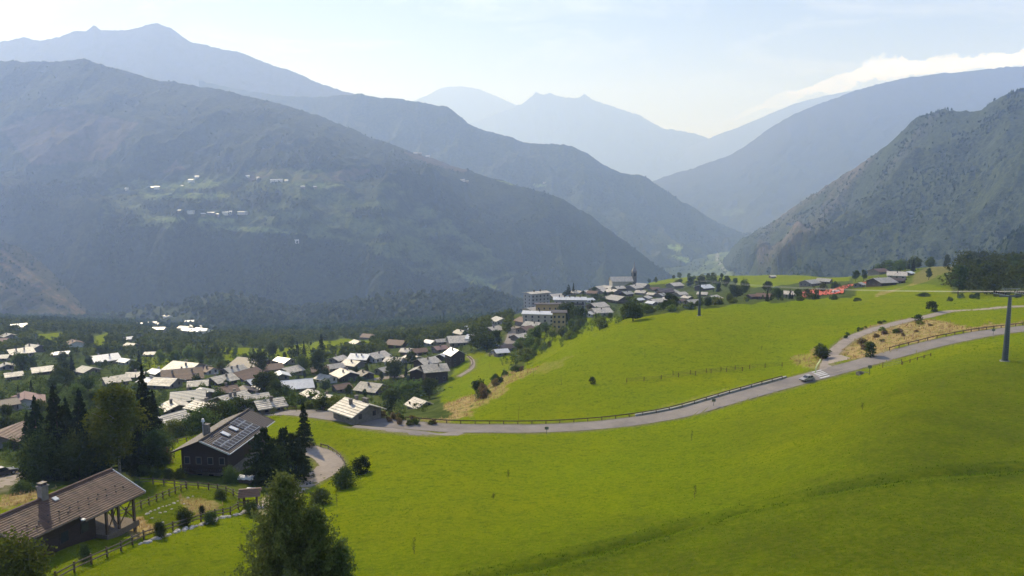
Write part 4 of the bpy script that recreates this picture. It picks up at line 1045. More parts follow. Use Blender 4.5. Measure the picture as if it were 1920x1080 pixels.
# ------------------------------------------------------------------ chalet with solar panels
def frame_from(p_far, p_near):
    """local frame: origin at ridge far end projected; x along the ridge towards far end"""
    d = np.array(p_far) - np.array(p_near); L = np.linalg.norm(d[:2]); return L, math.atan2(d[1], d[0])
def tiled_slope(parent_thing, name, x0, x1, y0, z0, y1, z1, n, m, th=0.06, child='tile_course'):
    """sloping plane from the ridge (y0,z0) to the eave (y1,z1) made of overlapping tile courses"""
    base = MB(); base.add([(x0, y0, z0 - .1), (x1, y0, z0 - .1), (x1, y1, z1 - .1), (x0, y1, z1 - .1), (x0, y0, z0 - .24), (x1, y0, z0 - .24), (x1, y1, z1 - .24), (x0, y1, z1 - .24)],
        [(0, 1, 2, 3), (7, 6, 5, 4), (0, 4, 5, 1), (1, 5, 6, 2), (2, 6, 7, 3), (3, 7, 4, 0)])
    ro = base.build(name, MT['wood'], parent_thing)
    for k in range(n):
        t0, t1 = k / n, (k + 1) / n
        ya, za, yb, zb = y0 + (y1 - y0) * t0, z0 + (z1 - z0) * t0, y0 + (y1 - y0) * t1, z0 + (z1 - z0) * t1
        mb = MB(); nseg = 26; xe = np.linspace(x0, x1, nseg + 1); vs = []; f = []
        for i in range(nseg):
            j = random.uniform(-.012, .012); g = 0.012
            xa, xb = xe[i] + g, xe[i + 1] - g
            mb.add([(xa, ya, za - .02), (xb, ya, za - .02), (xb, yb, zb + th + j), (xa, yb, zb + th + j), (xb, yb, zb - .07), (xa, yb, zb - .07)], [(0, 3, 2, 1) if False else (0, 1, 2, 3), (3, 2, 4, 5)])
        mb.build(child, MT[m], ro)
    return ro
A = np.array(P(374, 827, 118)); 
zr = A[2]; Yf = None
B = np.array(P(466, 768, 135)); s_ = zr / B[2] * 1.0; B = np.array(P(466, 768, 135 * s_))
L2, rz2 = frame_from(B, A)
g0 = float(ground(*((A + B) / 2)[:2]))
c2 = thing('solar_chalet', 'large dark timber chalet with solar panels on its roof beside the driveway', 'chalet', (A[0], A[1], zr), rz2)
dirr = np.array([math.cos(rz2), math.sin(rz2)]); prp = np.array([math.sin(rz2), -math.cos(rz2)])  # prp: local -y
hw2 = 4.9; rise2 = 2.0
# roof: right slope towards the camera side = local -y
rs = tiled_slope(c2, 'roof_slope', 0, L2, 0, 0, -hw2, -rise2, 15, 'dark')
tiled_slope(c2, 'roof_slope', 0, L2, 0, 0, hw2, -rise2, 15, 'dark')
MB().tube((-.05, 0, .1), (L2 + .05, 0, .1), .16, n=6).build('ridge_cap', MT['woodl'], c2)
MB().bar((-.12, 0, -.02), (-.12, -hw2 - .1, -rise2 - .04), .14, .26).build('verge_flashing', MT['alu'], c2)
MB().bar((-.12, .1, -.08), (-.12, hw2, -rise2 - .08), .12, .24).build('barge_board', MT['wood'], c2)
MB().bar((L2 + .08, 0, -.02), (L2 + .08, -hw2, -rise2 - .02), .12, .22).build('barge_board', MT['woodl'], c2)
MB().tube((0, -hw2 - .12, -rise2 - .12), (L2, -hw2 - .12, -rise2 - .12), .09, n=6).build('gutter', MT['alu'], c2)
bx0, bx1, bw = 1.3, L2 - 1.3, 4.0
Hw = g0 - zr
upz = -rise2 - .35; midz = upz - 3.0
MB().add([(bx0, -bw, midz), (bx1, -bw, midz), (bx1, bw, midz), (bx0, bw, midz), (bx0, -bw, -bw * rise2 / hw2 - .26), (bx1, -bw, -bw * rise2 / hw2 - .26), (bx1, bw, -bw * rise2 / hw2 - .26), (bx0, bw, -bw * rise2 / hw2 - .26), (bx0, 0, -.26), (bx1, 0, -.26)],
    [(0, 1, 5, 4), (2, 3, 7, 6), (1, 2, 6, 9, 5), (3, 0, 4, 8, 7), (0, 3, 2, 1)]).build('upper_wall', MT['wood'], c2)
MB().box(bx0 + .15, bx1 - .15, -bw + .15, bw - .15, Hw - 3, midz - .003).build('lower_wall', MT['stone'], c2)
for k in range(4):
    yk = -3 + k * 2
    for zz, hh in ((midz + .9, 1.3), (midz - 1.9, 1.2)):
        if zz - hh / 2 < Hw - .3: continue
        f_ = MB().box(bx0 - (.06 if zz > midz else -.09), bx0 + .2, yk - .5, yk + .5, zz, zz + hh).build('window', MT['frame'], c2)
        MB().box(bx0 - (.09 if zz > midz else -.06), bx0 + .1, yk - .38, yk + .38, zz + .12, zz + hh - .12).build('pane', MT['glass'], f_)
MB().box(bx0 - 1.1, bx0 - .003, -3.6, 3.6, midz, midz + .14).build('balcony', MT['wood'], c2)
for k in range(24):
    yk = -3.55 + k * 7.1 / 23
    MB().box(bx0 - 1.1, bx0 - 1.04, yk, yk + .12, midz + .14, midz + 1.05).build('slat', MT['wood'], c2)
MB().box(bx0 - 1.12, bx0 - 1.02, -3.6, 3.6, midz + 1.06, midz + 1.14).build('handrail', MT['wood'], c2)
def on_slope(x, s, lift): return np.array([x, -s * hw2, -s * rise2 + lift])   # s = 0 ridge .. 1 eave
def slope_plate(x0, x1, s0, s1, l0, l1, nm, m, par):
    b = [on_slope(x0, s0, l0), on_slope(x1, s0, l0), on_slope(x1, s1, l0), on_slope(x0, s1, l0)]; t_ = [on_slope(x0, s0, l1), on_slope(x1, s0, l1), on_slope(x1, s1, l1), on_slope(x0, s1, l1)]
    return MB().hexa(b, t_).build(nm, MT[m], par)
def panel(x0, x1, s0, s1):
    p = slope_plate(x0, x1, s0, s1, .13, .18, 'solar_panel', 'alu', rs)
    p2 = slope_plate(x0 + .05, x1 - .05, s0 + .012, s1 - .012, .182, .188, 'solar_panel_glass', 'panel', rs)
pw = 1.14
for row in range(2):                       # lower two rows full, upper rows only beside the skylights
    for k in range(11):
        x0 = 0.75 + k * pw
        if row == 0 and k in (3, 4, 5, 6, 7): continue
        panel(x0 + .03, x0 + pw - .03, 0.36 + row * 0.27, 0.36 + row * 0.27 + .25)
for k in (8, 9, 10): panel(.75 + k * pw + .03, .75 + (k + 1) * pw - .03, 0.09, 0.34)
for x0 in (5.0, 8.0):
    fr = slope_plate(x0, x0 + 1.0, .20, .50, .12, .26, 'skylight', 'alu', rs); slope_plate(x0 + .1, x0 + .9, .23, .47, .262, .268, 'pane', 'tarp', fr)
chm = MB().box(4.2, 5.0, .7, 1.5, -.9, 1.3).box(4.1, 5.1, .6, 1.6, 1.3, 1.42).build('chimney', MT['stone'], c2)
MB().tube((4.9, 1.9, -.6), (4.9, 1.9, 1.7), .14).tube((4.9, 1.9, 1.7), (4.9, 1.9, 2.2), .32, .2).build('vent_pipe', MT['alu'], c2)
cc = (A + B) / 2
HOUSES.append((cc[0], cc[1], 8.5, 'the solar chalet', 'solar_chalet'))

# ------------------------------------------------------------------ tiled chalet in the lower left corner
def Pz(px, py, z):
    p = P(px, py, 1.0); return np.array(P(px, py, z / p[2]))
E_ = np.array(P(209, 880, 87.4)); Nn = Pz(-26, 979, E_[2]); ev = Pz(267, 926, E_[2] - 2.2)
print('chalet1', E_, Nn, ev, np.linalg.norm((ev - E_)[:2]), 'chalet2 eave', A, B, Pz(429, 845, A[2] - 1.9), Pz(326, 839, A[2] - 1.9), Pz(530, 792, A[2] - 1.9))
L1, rz1 = frame_from(E_, Nn)
c1 = thing('tiled_chalet', 'brown tiled roof chalet with chimney and open timber porch in the lower corner', 'chalet', (Nn[0], Nn[1], Nn[2]), rz1)
g1 = float(ground(-46, 79)) - Nn[2]
hwA, hwB = 4.95, 4.1; sl = 2.2 / 4.95
r1 = tiled_slope(c1, 'roof_slope', 7.2, L1, 0, 0, -hwA, -hwA * sl, 17, 'brown')
tiled_slope(c1, 'roof_slope', 0, 7.18, 0, 0, -hwB, -hwB * sl, 14, 'brown')
tiled_slope(c1, 'roof_slope', 0, L1, 0, 0, 5.0, -5 * sl, 17, 'brown')
MB().tube((-.05, 0, .07), (L1 + .05, 0, .07), .15, n=8).build('ridge_cap', MT['brown'], c1)
MB().bar((L1 + .07, 0, -.04), (L1 + .07, -hwA, -hwA * sl - .04), .1, .24).build('barge_board', MT['alu'], c1)
MB().bar((L1 + .07, .1, -.04), (L1 + .07, 5, -5 * sl - .04), .1, .24).build('barge_board', MT['woodl'], c1)
MB().bar((-.07, 0, -.04), (-.07, -hwB, -hwB * sl - .04), .1, .24).build('barge_board', MT['woodl'], c1)
MB().tube((7.2, -hwA - .08, -hwA * sl - .08), (L1, -hwA - .08, -hwA * sl - .08), .07, n=6).build('gutter', MT['woodl'], c1)
MB().tube((0, -hwB - .08, -hwB * sl - .08), (7.1, -hwB - .08, -hwB * sl - .08), .07, n=6).build('gutter', MT['woodl'], c1)
ch1 = MB().box(6.05, 6.8, -.38, .38, -.5, 1.35).box(5.95, 6.9, -.48, .48, 1.35, 1.47).build('chimney', MT['stone'], c1)
MB().box(6.05, 6.8, -.35, .35, 1.72, 1.8).box(6.1, 6.2, -.3, .3, 1.47, 1.72).box(6.65, 6.75, -.3, .3, 1.47, 1.72).build('chimney_cowl', MT['dark'], ch1)
slp = lambda x, y, l: np.array([x, y, -abs(y) * sl + l])
b_ = [slp(6.95, -.6, .06), slp(7.45, -.6, .06), slp(7.45, -1.1, .06), slp(6.95, -1.1, .06)]
MB().hexa(b_, [v + np.array([0, 0, .12]) for v in b_]).build('flashing', MT['tarp'], r1)
MB().box(6.95, 7.25, -hwA - .0, -hwA + .35, -hwA * sl + .02, -hwA * sl + .18).build('flashing', MT['tarp'], r1)
for i in range(22):   # snow guards
    x = 1.0 + (i % 11) * 1.25 + (0.6 if i >= 11 else 0); y = -(3.2 if i >= 11 else 2.5) - .2 * (i % 3) * .5
    MB().box(x, x + .12, y - .08, y + .08, -abs(y) * sl + .08, -abs(y) * sl + .26).build('snow_guard', MT['dark'], r1)
MB().add([(.8, -3.2, g1 - 2), (10.0, -3.2, g1 - 2), (10.0, 4, g1 - 2), (.8, 4, g1 - 2), (.8, -3.2, -3.2 * sl - .26), (10.0, -3.2, -3.2 * sl - .26), (10.0, 4, -4 * sl - .26), (.8, 4, -4 * sl - .26), (.8, 0, -.26), (10.0, 0, -.26)],
    [(0, 1, 5, 4), (2, 3, 7, 6), (1, 2, 6, 9, 5), (3, 0, 4, 8, 7), (0, 3, 2, 1)]).build('wall', MT['wood'], c1)
for x0 in (2.2, 5.4, 8.0):
    f_ = MB().box(x0, x0 + 1.1, -3.27, -3.1, g1 + 1.0, g1 + 2.3).build('window', MT['wood'], c1)
    MB().box(x0 + .1, x0 + 1.0, -3.3, -3.2, g1 + 1.1, g1 + 2.2).build('pane', MT['glass'], f_)
for x, y in ((14.2, -4.5), (12.0, -4.5), (10.3, -4.5), (14.2, -1.2), (14.2, 2.2), (14.2, 4.4)):
    MB().box(x - .12, x + .12, y - .12, y + .12, g1 - 1.5, -abs(y) * sl - .25).build('post', MT['woodrail'], c1)
for (a, b) in (((12.1, -4.5), (14.1, -4.5)), ((10.4, -4.5), (11.9, -4.5))):
    zt, zb_ = -4.5 * sl - .4, g1 + .5
    MB().bar((a[0], a[1], zb_), (b[0], b[1], zt), .1, .14).build('cross_brace', MT['woodrail'], c1)
    MB().bar((a[0], a[1] - .05, zt), (b[0], b[1] - .05, zb_), .1, .14).build('cross_brace', MT['woodrail'], c1)
    MB().bar((a[0], a[1], zt), (b[0], b[1], zt), .14, .18).build('beam', MT['woodrail'], c1)
MB().box(10.02, 14.6, -4.8, 4.2, g1 - .6, g1 + .12).build('porch_floor', MT['woodl'], c1)
HOUSES.append(((E_[0] + Nn[0]) / 2, (E_[1] + Nn[1]) / 2, 8, 'the brown tiled chalet', 'tiled_chalet'))
# ------------------------------------------------------------------ trees and shrubs
def leaf_quads(C, size, rs, flat=0.0, up=0.0):
    """C: centres (n,3) -> random quads, returned as verts, faces"""
    n = len(C)
    d1 = rs.normal(size=(n, 3)); d1 /= np.linalg.norm(d1, axis=1)[:, None]
    if up: d1[:, 2] += up; d1 /= np.linalg.norm(d1, axis=1)[:, None]
    d2 = rs.normal(size=(n, 3)); d2 -= (d2 * d1).sum(1)[:, None] * d1; d2 /= np.linalg.norm(d2, axis=1)[:, None]
    s = size * rs.uniform(0.6, 1.3, n)[:, None]
    a = d1 * s; b = d2 * s * rs.uniform(0.45, 0.8, n)[:, None]
    V = np.stack([C - a, C - b * 0.9, C + a, C + b], 1).reshape(-1, 3)
    Fc = np.arange(n * 4).reshape(-1, 4)
    return V, Fc
def broad_crown(seed, h=10, wd=7, n=1500, leaf=0.33, lobes=14, base=0.22, top=1.0, dens=0.5):
    rs = np.random.default_rng(seed); C = []
    ls = []
    for i in range(lobes):
        t = rs.uniform(0, 1); z = h * (base + (top - base) * (0.12 + 0.76 * t))
        rad = wd / 2 * (math.sin(math.pi * min(0.97, 0.15 + 0.8 * t)) ** 0.7) * 0.62; a = rs.uniform(0, 2 * math.pi)
        rr = rad * rs.uniform(0.35, 1.0); s = wd * rs.uniform(0.13, 0.24)
        ls.append((math.cos(a) * rr, math.sin(a) * rr, z, s * 1.05, s * rs.uniform(0.75, 1.05)))
    for (x, y, z, s, sz) in ls:
        k = n // lobes; d = rs.normal(size=(k, 3)); d /= np.linalg.norm(d, axis=1)[:, None]
        r = rs.uniform(dens, 1.0, k) ** 0.6; r *= 1 + 0.18 * rs.normal(size=k)
        C.append(np.array([x, y, z]) + d * r[:, None] * np.array([s, s, sz]))
    C = np.concatenate(C); C[:, 2] = np.clip(C[:, 2], h * base * 0.6, None)
    return leaf_quads(C, leaf, rs)
def conifer_crown(seed, h=12, wd=4.4, n=1500, leaf=0.30, base=0.08, levels=15, droop=0.35, power=1.0):
    rs = np.random.default_rng(seed); C = []
    for L in range(levels):
        t = L / levels; zt = h * (base + (1 - base) * t)
        R_ = wd / 2 * ((1 - t) ** power) * rs.uniform(0.85, 1.12) + 0.10
        nb = max(4, int(9 * (1 - t) + 4)); k = max(3, int(n / levels / nb * (1.6 - 1.2 * t)))
        for b in range(nb):
            a = rs.uniform(0, 2 * math.pi); rb = R_ * rs.uniform(0.72, 1.15)
            u = rs.uniform(0.1, 1, k) ** 0.8
            p = np.stack([np.cos(a + 0.13 * rs.normal(size=k) * u) * rb * u, np.sin(a + 0.13 * rs.normal(size=k) * u) * rb * u, zt - droop * rb * u ** 1.4 + 0.12 * rs.normal(size=k)], 1)
            C.append(p)
    C = np.concatenate(C); C = C[C[:, 2] > 0.1]
    tp = np.stack([0.05 * rs.normal(size=12), 0.05 * rs.normal(size=12), h * (1 - 0.06 * rs.uniform(0, 1, 12))], 1)
    C = np.concatenate([C, tp])
    return leaf_quads(C, leaf, rs)
def trunk_mesh(h, r, seed, limbs=5, m='bark', lean=0.02, spread=0.35):
    rs = random.Random(seed); mb = MB(); p = np.array([0, 0, -0.5]); n = 5
    for i in range(n):
        q = np.array([rs.uniform(-1, 1) * lean * h, rs.uniform(-1, 1) * lean * h, h * 0.85 * (i + 1) / n]); mb.tube(p, q, r * (1 - i / n * 0.85), r * (1 - (i + 1) / n * 0.85), 6, caps=False); p = q
    for i in range(limbs):
        z = h * rs.uniform(0.3, 0.7); a = rs.uniform(0, 6.28); L = h * spread * rs.uniform(.5, 1)
        mb.tube((0, 0, z), (math.cos(a) * L * .7, math.sin(a) * L * .7, z + L * .6), r * .38, r * .1, 5, caps=False)
    return mb.mesh('trunk', MT[m])
PROTO = {}
def proto(kind, leafm, var):
    key = (kind, leafm, var)
    if key in PROTO: return PROTO[key]
    sd = hash_((kind + leafm)) + var * 31
    if kind == 'broad': V, Fc = broad_crown(sd, 10, 8, 1900, .36); tm = trunk_mesh(8.5, .22, sd); H = 10
    elif kind == 'round': V, Fc = broad_crown(sd, 8, 8, 2000, .34, 18, .12); tm = trunk_mesh(6.5, .2, sd); H = 8
    elif kind == 'tall': V, Fc = broad_crown(sd, 14, 6.5, 2300, .38, 22, .08); tm = trunk_mesh(12, .25, sd); H = 14
    elif kind == 'shrub': V, Fc = broad_crown(sd, 3, 4.4, 1100, .22, 12, -.16, .95, .2); tm = trunk_mesh(1.8, .07, sd); H = 3
    elif kind == 'conifer': V, Fc = conifer_crown(sd, 14, 5.6, 2600, .34); tm = trunk_mesh(14.5, .22, sd, 0); H = 14
    elif kind == 'pine': V, Fc = conifer_crown(sd, 12, 6.0, 2600, .36, .16, 10, -.15, .55); tm = trunk_mesh(11, .24, sd, 4); H = 12
    elif kind == 'poplar': V, Fc = conifer_crown(sd, 14, 2.2, 1300, .30, .06, 16, -1.2, .35); tm = trunk_mesh(13, .16, sd, 0); H = 14
    elif kind == 'bigconifer': V, Fc = conifer_crown(sd, 16, 6.6, 9000, .24, .03, 24, .3); tm = trunk_mesh(16.5, .26, sd, 0); H = 16
    elif kind == 'bigpine': V, Fc = conifer_crown(sd, 10, 8.5, 9000, .24, .04, 14, .05, .5); tm = trunk_mesh(9, .26, sd, 4); H = 10
    elif kind == 'bigbirch': V, Fc = broad_crown(sd, 16, 9, 11000, .20, 46, .12, 1, .35); tm = trunk_mesh(14, .2, sd, 9, 'birch', .03, .3); H = 16
    elif kind == 'biground': V, Fc = broad_crown(sd, 7, 8, 9000, .15, 34, .03, 1, .3); tm = trunk_mesh(5.5, .16, sd, 6); H = 7
    elif kind == 'bigshrub': V, Fc = broad_crown(sd, 3, 4.6, 4200, .11, 26, -.18, .95, .15); tm = trunk_mesh(1.8, .07, sd); H = 3
    cm = mesh_np('crown', V, Fc, [LF[leafm]])
    PROTO[key] = (cm, tm, H); return PROTO[key]
def hash_(s):
    v = 7
    for ch in s: v = (v * 31 + ord(ch)) % 99991
    return v
ntree = [0]
TREES = []
def tree(loc, h, kind, leafm, label, group=None, wide=1.0, name=None, cat=None, var=None):
    cm, tm, H = proto(kind, leafm, random.randrange(2 if 'big' in kind else 3) if var is None else var)
    nm = name or {'broad': 'broadleaf_tree', 'round': 'broadleaf_tree', 'tall': 'broadleaf_tree', 'shrub': 'shrub', 'bigshrub': 'shrub', 'conifer': 'spruce_tree', 'bigconifer': 'spruce_tree', 'pine': 'pine_tree', 'bigpine': 'pine_tree', 'poplar': 'poplar_tree', 'bigbirch': 'birch_tree', 'biground': 'broadleaf_tree'}[kind]
    r = thing(nm, label, cat or ('shrub' if 'shrub' in kind else 'tree'), tuple(loc), random.uniform(0, 6.28), group)
    s = h / H; r.scale = (s * wide, s * wide, s)
    link('crown', cm, r); link('trunk', tm, r)
    TREES.append((loc[0], loc[1])); return r
def T(px, pyb, hpx, kind, leafm, label, wide=1.0, y0=60, group=None, **kw):
    q = hit(px, pyb, y0=y0); return tree(q, hpx * q[1] / F, kind, leafm, label, group, wide, **kw)
# --- singles near the camera
T(75, 893, 162, 'bigconifer', 'conifer', 'tall dark spruce at left end of the dark tree clump', 1.15)
T(112, 896, 188, 'bigconifer', 'conifer', 'tallest dark spruce in the clump left of the yellow-green birch', 1.1)
T(158, 890, 172, 'bigconifer', 'conifer', 'dark spruce standing against the yellow-green birch', 1.15)
T(226, 896, 190, 'bigbirch', 'yellowleaf', 'big yellow-green birch with pale forked trunks among dark spruces', 1.25)
T(88, 898, 104, 'biground', 'darkleaf', 'rounded dark leafy tree at the foot of the left spruces', .95)
T(150, 900, 96, 'biground', 'darkleaf', 'rounded dark leafy tree left of the birch trunks', 1.0)
T(296, 880, 84, 'biground', 'darkleaf', 'rounded dark leafy tree right of the birch', .8)
T(520, 905, 84, 'biground', 'darkleaf', 'rounded dark leafy tree between the two spreading pines', .9)
T(186, 880, 130, 'bigbirch', 'leaf', 'mid-green leafy tree filling the gap beside the birch', 1.0)
T(276, 868, 196, 'bigconifer', 'conifer', 'slender dark spruce right behind the birch', .85)
T(292, 850, 128, 'bigconifer', 'conifer', 'shorter dark spruce between birch and slab roofs', 1.0)
T(132, 884, 150, 'bigconifer', 'conifer', 'dark spruce squeezed between two taller ones in the left clump', 1.1)
T(58, 880, 118, 'bigconifer', 'conifer', 'shortest dark spruce at the far left of the dark clump', 1.1)
T(186, 893, 120, 'bigconifer', 'conifer', 'dark spruce in front of the birch trunks', 1.2)
T(262, 890, 120, 'bigconifer', 'conifer', 'dark spruce at the right foot of the birch', 1.0)
T(100, 845, 70, 'bigpine', 'conifer', 'low dark bushy conifer in front of the left spruce clump', 1.2)
T(246, 878, 60, 'bigpine', 'conifer', 'dark undergrowth conifer beneath the birch', 1.3)
T(571, 838, 90, 'bigconifer', 'conifer', 'dark compact spruce between the solar chalet and the road bend', 1.15)
T(540, 900, 108, 'bigpine', 'conifer', 'broad black-green pine right of the solar chalet beside the driveway', 1.0)
T(496, 905, 112, 'bigpine', 'conifer', 'dark spreading pine hiding the solar chalet corner', .85)
T(560, 878, 66, 'bigpine', 'conifer', 'low dark pine at the driveway edge', .9)
T(648, 914, 42, 'bigshrub', 'darkleaf', 'rounded dark bush outside the driveway bend, nearer of two', 1.0)
T(677, 888, 36, 'bigshrub', 'conifer', 'very dark round bush outside the driveway bend, farther of two', .95)
T(602, 945, 34, 'bigshrub', 'leaf', 'loose green scrub at the lower end of the driveway', 1.2)
T(305, 868, 34, 'bigshrub', 'redleaf', 'reddish leaved shrub beside the solar chalet lawn', 1.1)
T(326, 818, 34, 'bigshrub', 'lightleaf', 'bright green bush behind the garden fence left of the solar chalet', 1.0)
for i, (x, y) in enumerate(PX("268,892 292,896 315,898 338,898")):
    T(x, y, 22, 'bigshrub', 'darkleaf', 'clipped dark hedge bush along the garden fence before the solar chalet', 1.0, group='hedge bushes before the solar chalet')
for x, y, h in PX("355,812,36 378,806,44 402,796,46 424,790,44 446,782,40 470,778,34 495,774,30"):
    T(x, y, h, 'bigshrub', random.choice(['leaf', 'darkleaf', 'leaf']), 'leafy hedge bush behind the solar chalet roof', 1.15, group='hedge bushes behind the solar chalet')
T(258, 918, 20, 'bigshrub', 'leaf', 'small round bush at the right gable of the tiled chalet')
T(346, 985, 40, 'bigshrub', 'darkleaf', 'dark bush in the middle of the fenced garden', .7)
T(378, 962, 16, 'bigshrub', 'conifer', 'little dark conifer bush in the fenced garden', .8)
T(300, 1008, 34, 'bigshrub', 'darkleaf', 'bush leaning on the lower garden fence', .7)
T(412, 935, 20, 'bigshrub', 'leaf', 'green bush in the upper corner of the fenced garden', 1.2)
T(395, 982, 24, 'bigshrub', 'darkleaf', 'dark low bush behind the lower garden fence', 1.2)
T(470, 962, 26, 'bigshrub', 'darkleaf', 'weedy bush at the foot of the garden gate', 1.0)
T(432, 905, 34, 'bigshrub', 'leaf', 'grey-green bush before the chalet corner', .8)
T(40, 925, 26, 'bigshrub', 'leaf', 'green bush beside the dry grass and the garden lane', 1.5)
T(160, 1052, 36, 'bigshrub', 'darkleaf', 'pointed dark bush below the tiled chalet', .6, y0=50)
q = hit(48, 1110, y0=30); tree(gpt(-42.5, 60.0), 7.6, 'biground', 'yellowleaf', 'round yellow-green tree in the bottom left corner', None, .95)
# --- the large larch at the bottom edge
def larch(x, y, topy, label, wf=1.0, nb=420, seed=5):
    rs = np.random.default_rng(seed); base = gpt(x, y)
    tipz = P(517, topy, y)[2]; h = tipz - base[2]
    t = thing('larch_tree', label, 'tree', tuple(base))
    link('trunk', trunk_mesh(h * 1.08, .17, 4, 0), t)
    C = []; br = MB()
    for i in range(nb):
        u = (i + .5) / nb; z = h * (.06 + .93 * u); a = i * 2.39996 + rs.uniform(-.3, .3)
        Lb = 4.3 * wf * (1 - u) ** .6 * rs.uniform(.55, 1.15) + .15; rise = rs.uniform(.12, .5)
        d = np.array([math.cos(a), math.sin(a), 0]); p0 = np.array([0, 0, z]); p1 = p0 + d * Lb * .6 + np.array([0, 0, -.05 * Lb]); p2 = p0 + d * Lb + np.array([0, 0, rise * Lb])
        br.tube(p0, p1, .022, .014, 3, caps=False); br.tube(p1, p2, .014, .004, 3, caps=False)
        k = int(24 + 42 * Lb)
        s = rs.uniform(.12, 1, k)[:, None]
        pt = np.where(s < .6, p0 + (p1 - p0) * s / .6, p1 + (p2 - p1) * (s - .6) / .4)
        off = rs.normal(size=(k, 3)) * .13; off[:, 2] += rs.exponential(.09, k) - .06
        C.append(pt + off)
    tp = np.stack([.05 * rs.normal(size=60), .05 * rs.normal(size=60), h * (1 - .12 * rs.uniform(0, 1, 60))], 1); C.append(tp)
    C = np.concatenate(C)
    V, Fc = leaf_quads(C, .085, rs, up=1.1)
    br.build('branches', MT['bark'], t)
    link('crown', mesh_np('crown', V, Fc, [LF['larch']]), t)
larch(-13.6, 42.5, 892, 'feathery olive-green larch at the bottom edge, tallest of three', 1.0, 560)
larch(-12.0, 43.2, 950, 'shorter larch joined to the right side of the tall feathery larch', .85, 360, 8)
larch(-10.6, 43.6, 1016, 'lowest young larch at the right end of the larch group', .5, 200, 9)
q = gpt(-15.4, 44.0)
tree(q, P(470, 965, 45)[2] - q[2], 'bigconifer', 'larch', 'smaller larch at the left side of the feathery larch', None, 1.1, name='larch_tree')

# --- trees that stand out in the village and on the crest
for args in DR("""497|746|52|round|darkleaf|1.15|dark round tree in front of the brown barn roofs
520|752|44|broad|darkleaf|1.1|dark tree at the left end of the shining white roof
486|700|44|round|darkleaf|1.0|dark tree growing against the broad brown barn roof
558|672|34|conifer|conifer|1.1|dark spruce at left of the pair before the green field
570|668|30|conifer|conifer|1.0|second dark spruce of the pair before the green field
603|666|42|conifer|conifer|1.1|tall dark spruce on the edge of the green field
598|712|62|tall|darkleaf|1.35|big dark tree between the shining roof and timber house
565|700|34|round|leaf|1.1|leafy tree behind the shining white roof
511|672|30|broad|darkleaf|1.1|dark tree behind the pale roof under the field
735|775|46|round|darkleaf|1.05|round grey-green tree right of the four-chimney house
805|748|42|round|darkleaf|0.9|round dark tree with visible trunk on the field corner
780|745|36|shrub|leaf|2.2|wide green thicket left of the round field tree
755|742|30|shrub|leaf|2.0|green thicket behind the grey-green round tree
762|712|36|conifer|conifer|0.9|dark spruce left of the tall timber house
740|708|42|round|darkleaf|1.1|dark round tree before the white walled house
772|690|34|broad|darkleaf|1.0|dark tree behind the shaded roof by the timber house
842|682|34|conifer|conifer|0.9|dark spruce in front of the tall dark chalet
896|730|24|shrub|darkleaf|0.9|round dark bush alone on the sloping field
1111|719|13|shrub|darkleaf|1.0|small round bush alone on the wide upper meadow
832|618|32|poplar|darkleaf|0.9|slim poplar in the valley edge row, taller one
826|617|26|poplar|darkleaf|0.9|slim poplar in the valley edge row, shorter one
912|660|44|round|darkleaf|1.2|dark round tree left of the village street
896|655|38|round|darkleaf|1.1|dark round tree beside the long flat pale roof
1187|602|46|round|darkleaf|1.15|biggest dark bush on the crest below the church
1252|580|34|tall|darkleaf|1.3|pointed dark tree group leader on the crest
1262|579|28|round|darkleaf|1.1|dark tree right of the pointed crest tree
1063|610|44|round|darkleaf|1.2|dark tree in front of the white roofed apartments
1085|612|40|round|darkleaf|1.1|dark tree right before the white roofed apartments
1117|606|22|conifer|conifer|0.9|small dark conifer before the lower pale roofed house
1066|545|22|pine|conifer|1.0|dark pine clump behind the white roofed apartments, left tree
1075|543|24|conifer|conifer|0.9|dark pine clump behind the white roofed apartments, right tree
1182|540|10|shrub|leaf|1.5|green bush at the foot of the church tower
1747|584|20|shrub|darkleaf|1.0|dark bush standing alone by the upper track
1722|602|13|shrub|darkleaf|1.3|dark low bush on the dry grass bank
1632|668|28|shrub|darkleaf|.8|dark upright bush at the guardrail start
1542|672|26|shrub|darkleaf|1.1|dark scrub at the inside corner of the side track
1538|660|18|shrub|leaf|1.0|grey-green scrub behind the inside corner scrub
1741|525|22|broad|darkleaf|0.9|lone small tree on the bright slope near the wood
1604|528|22|broad|darkleaf|1.0|dark tree left of the hamlet by the wood
1619|527|22|broad|darkleaf|1.0|second dark tree left of the hamlet by the wood
1667|508|18|conifer|conifer|0.8|dark narrow conifer between the hamlet roofs
1705|502|20|conifer|conifer|0.9|dark pointed conifer behind the hamlet
1689|502|18|broad|darkleaf|1.1|broad dark tree behind the pale broad roof
1440|548|22|round|darkleaf|1.2|round dark tree behind the brown roofed farmhouse
1455|556|18|round|leaf|1.1|green tree right of the brown roofed farmhouse
1524|561|14|shrub|darkleaf|1.6|dark bush in front of the orange netting
1563|562|10|shrub|darkleaf|1.6|low dark bush on the crest right of the netting
1607|565|7|shrub|darkleaf|1.9|tiny low bush on the crest meadow
1500|564|10|shrub|leaf|1.4|green scrub left of the orange netting
1733|556|8|shrub|darkleaf|2.6|long low bush on the far meadow step"""):
    T(float(args[0]), float(args[1]), float(args[2]), args[3], args[4], args[6], float(args[5]), y0=110)
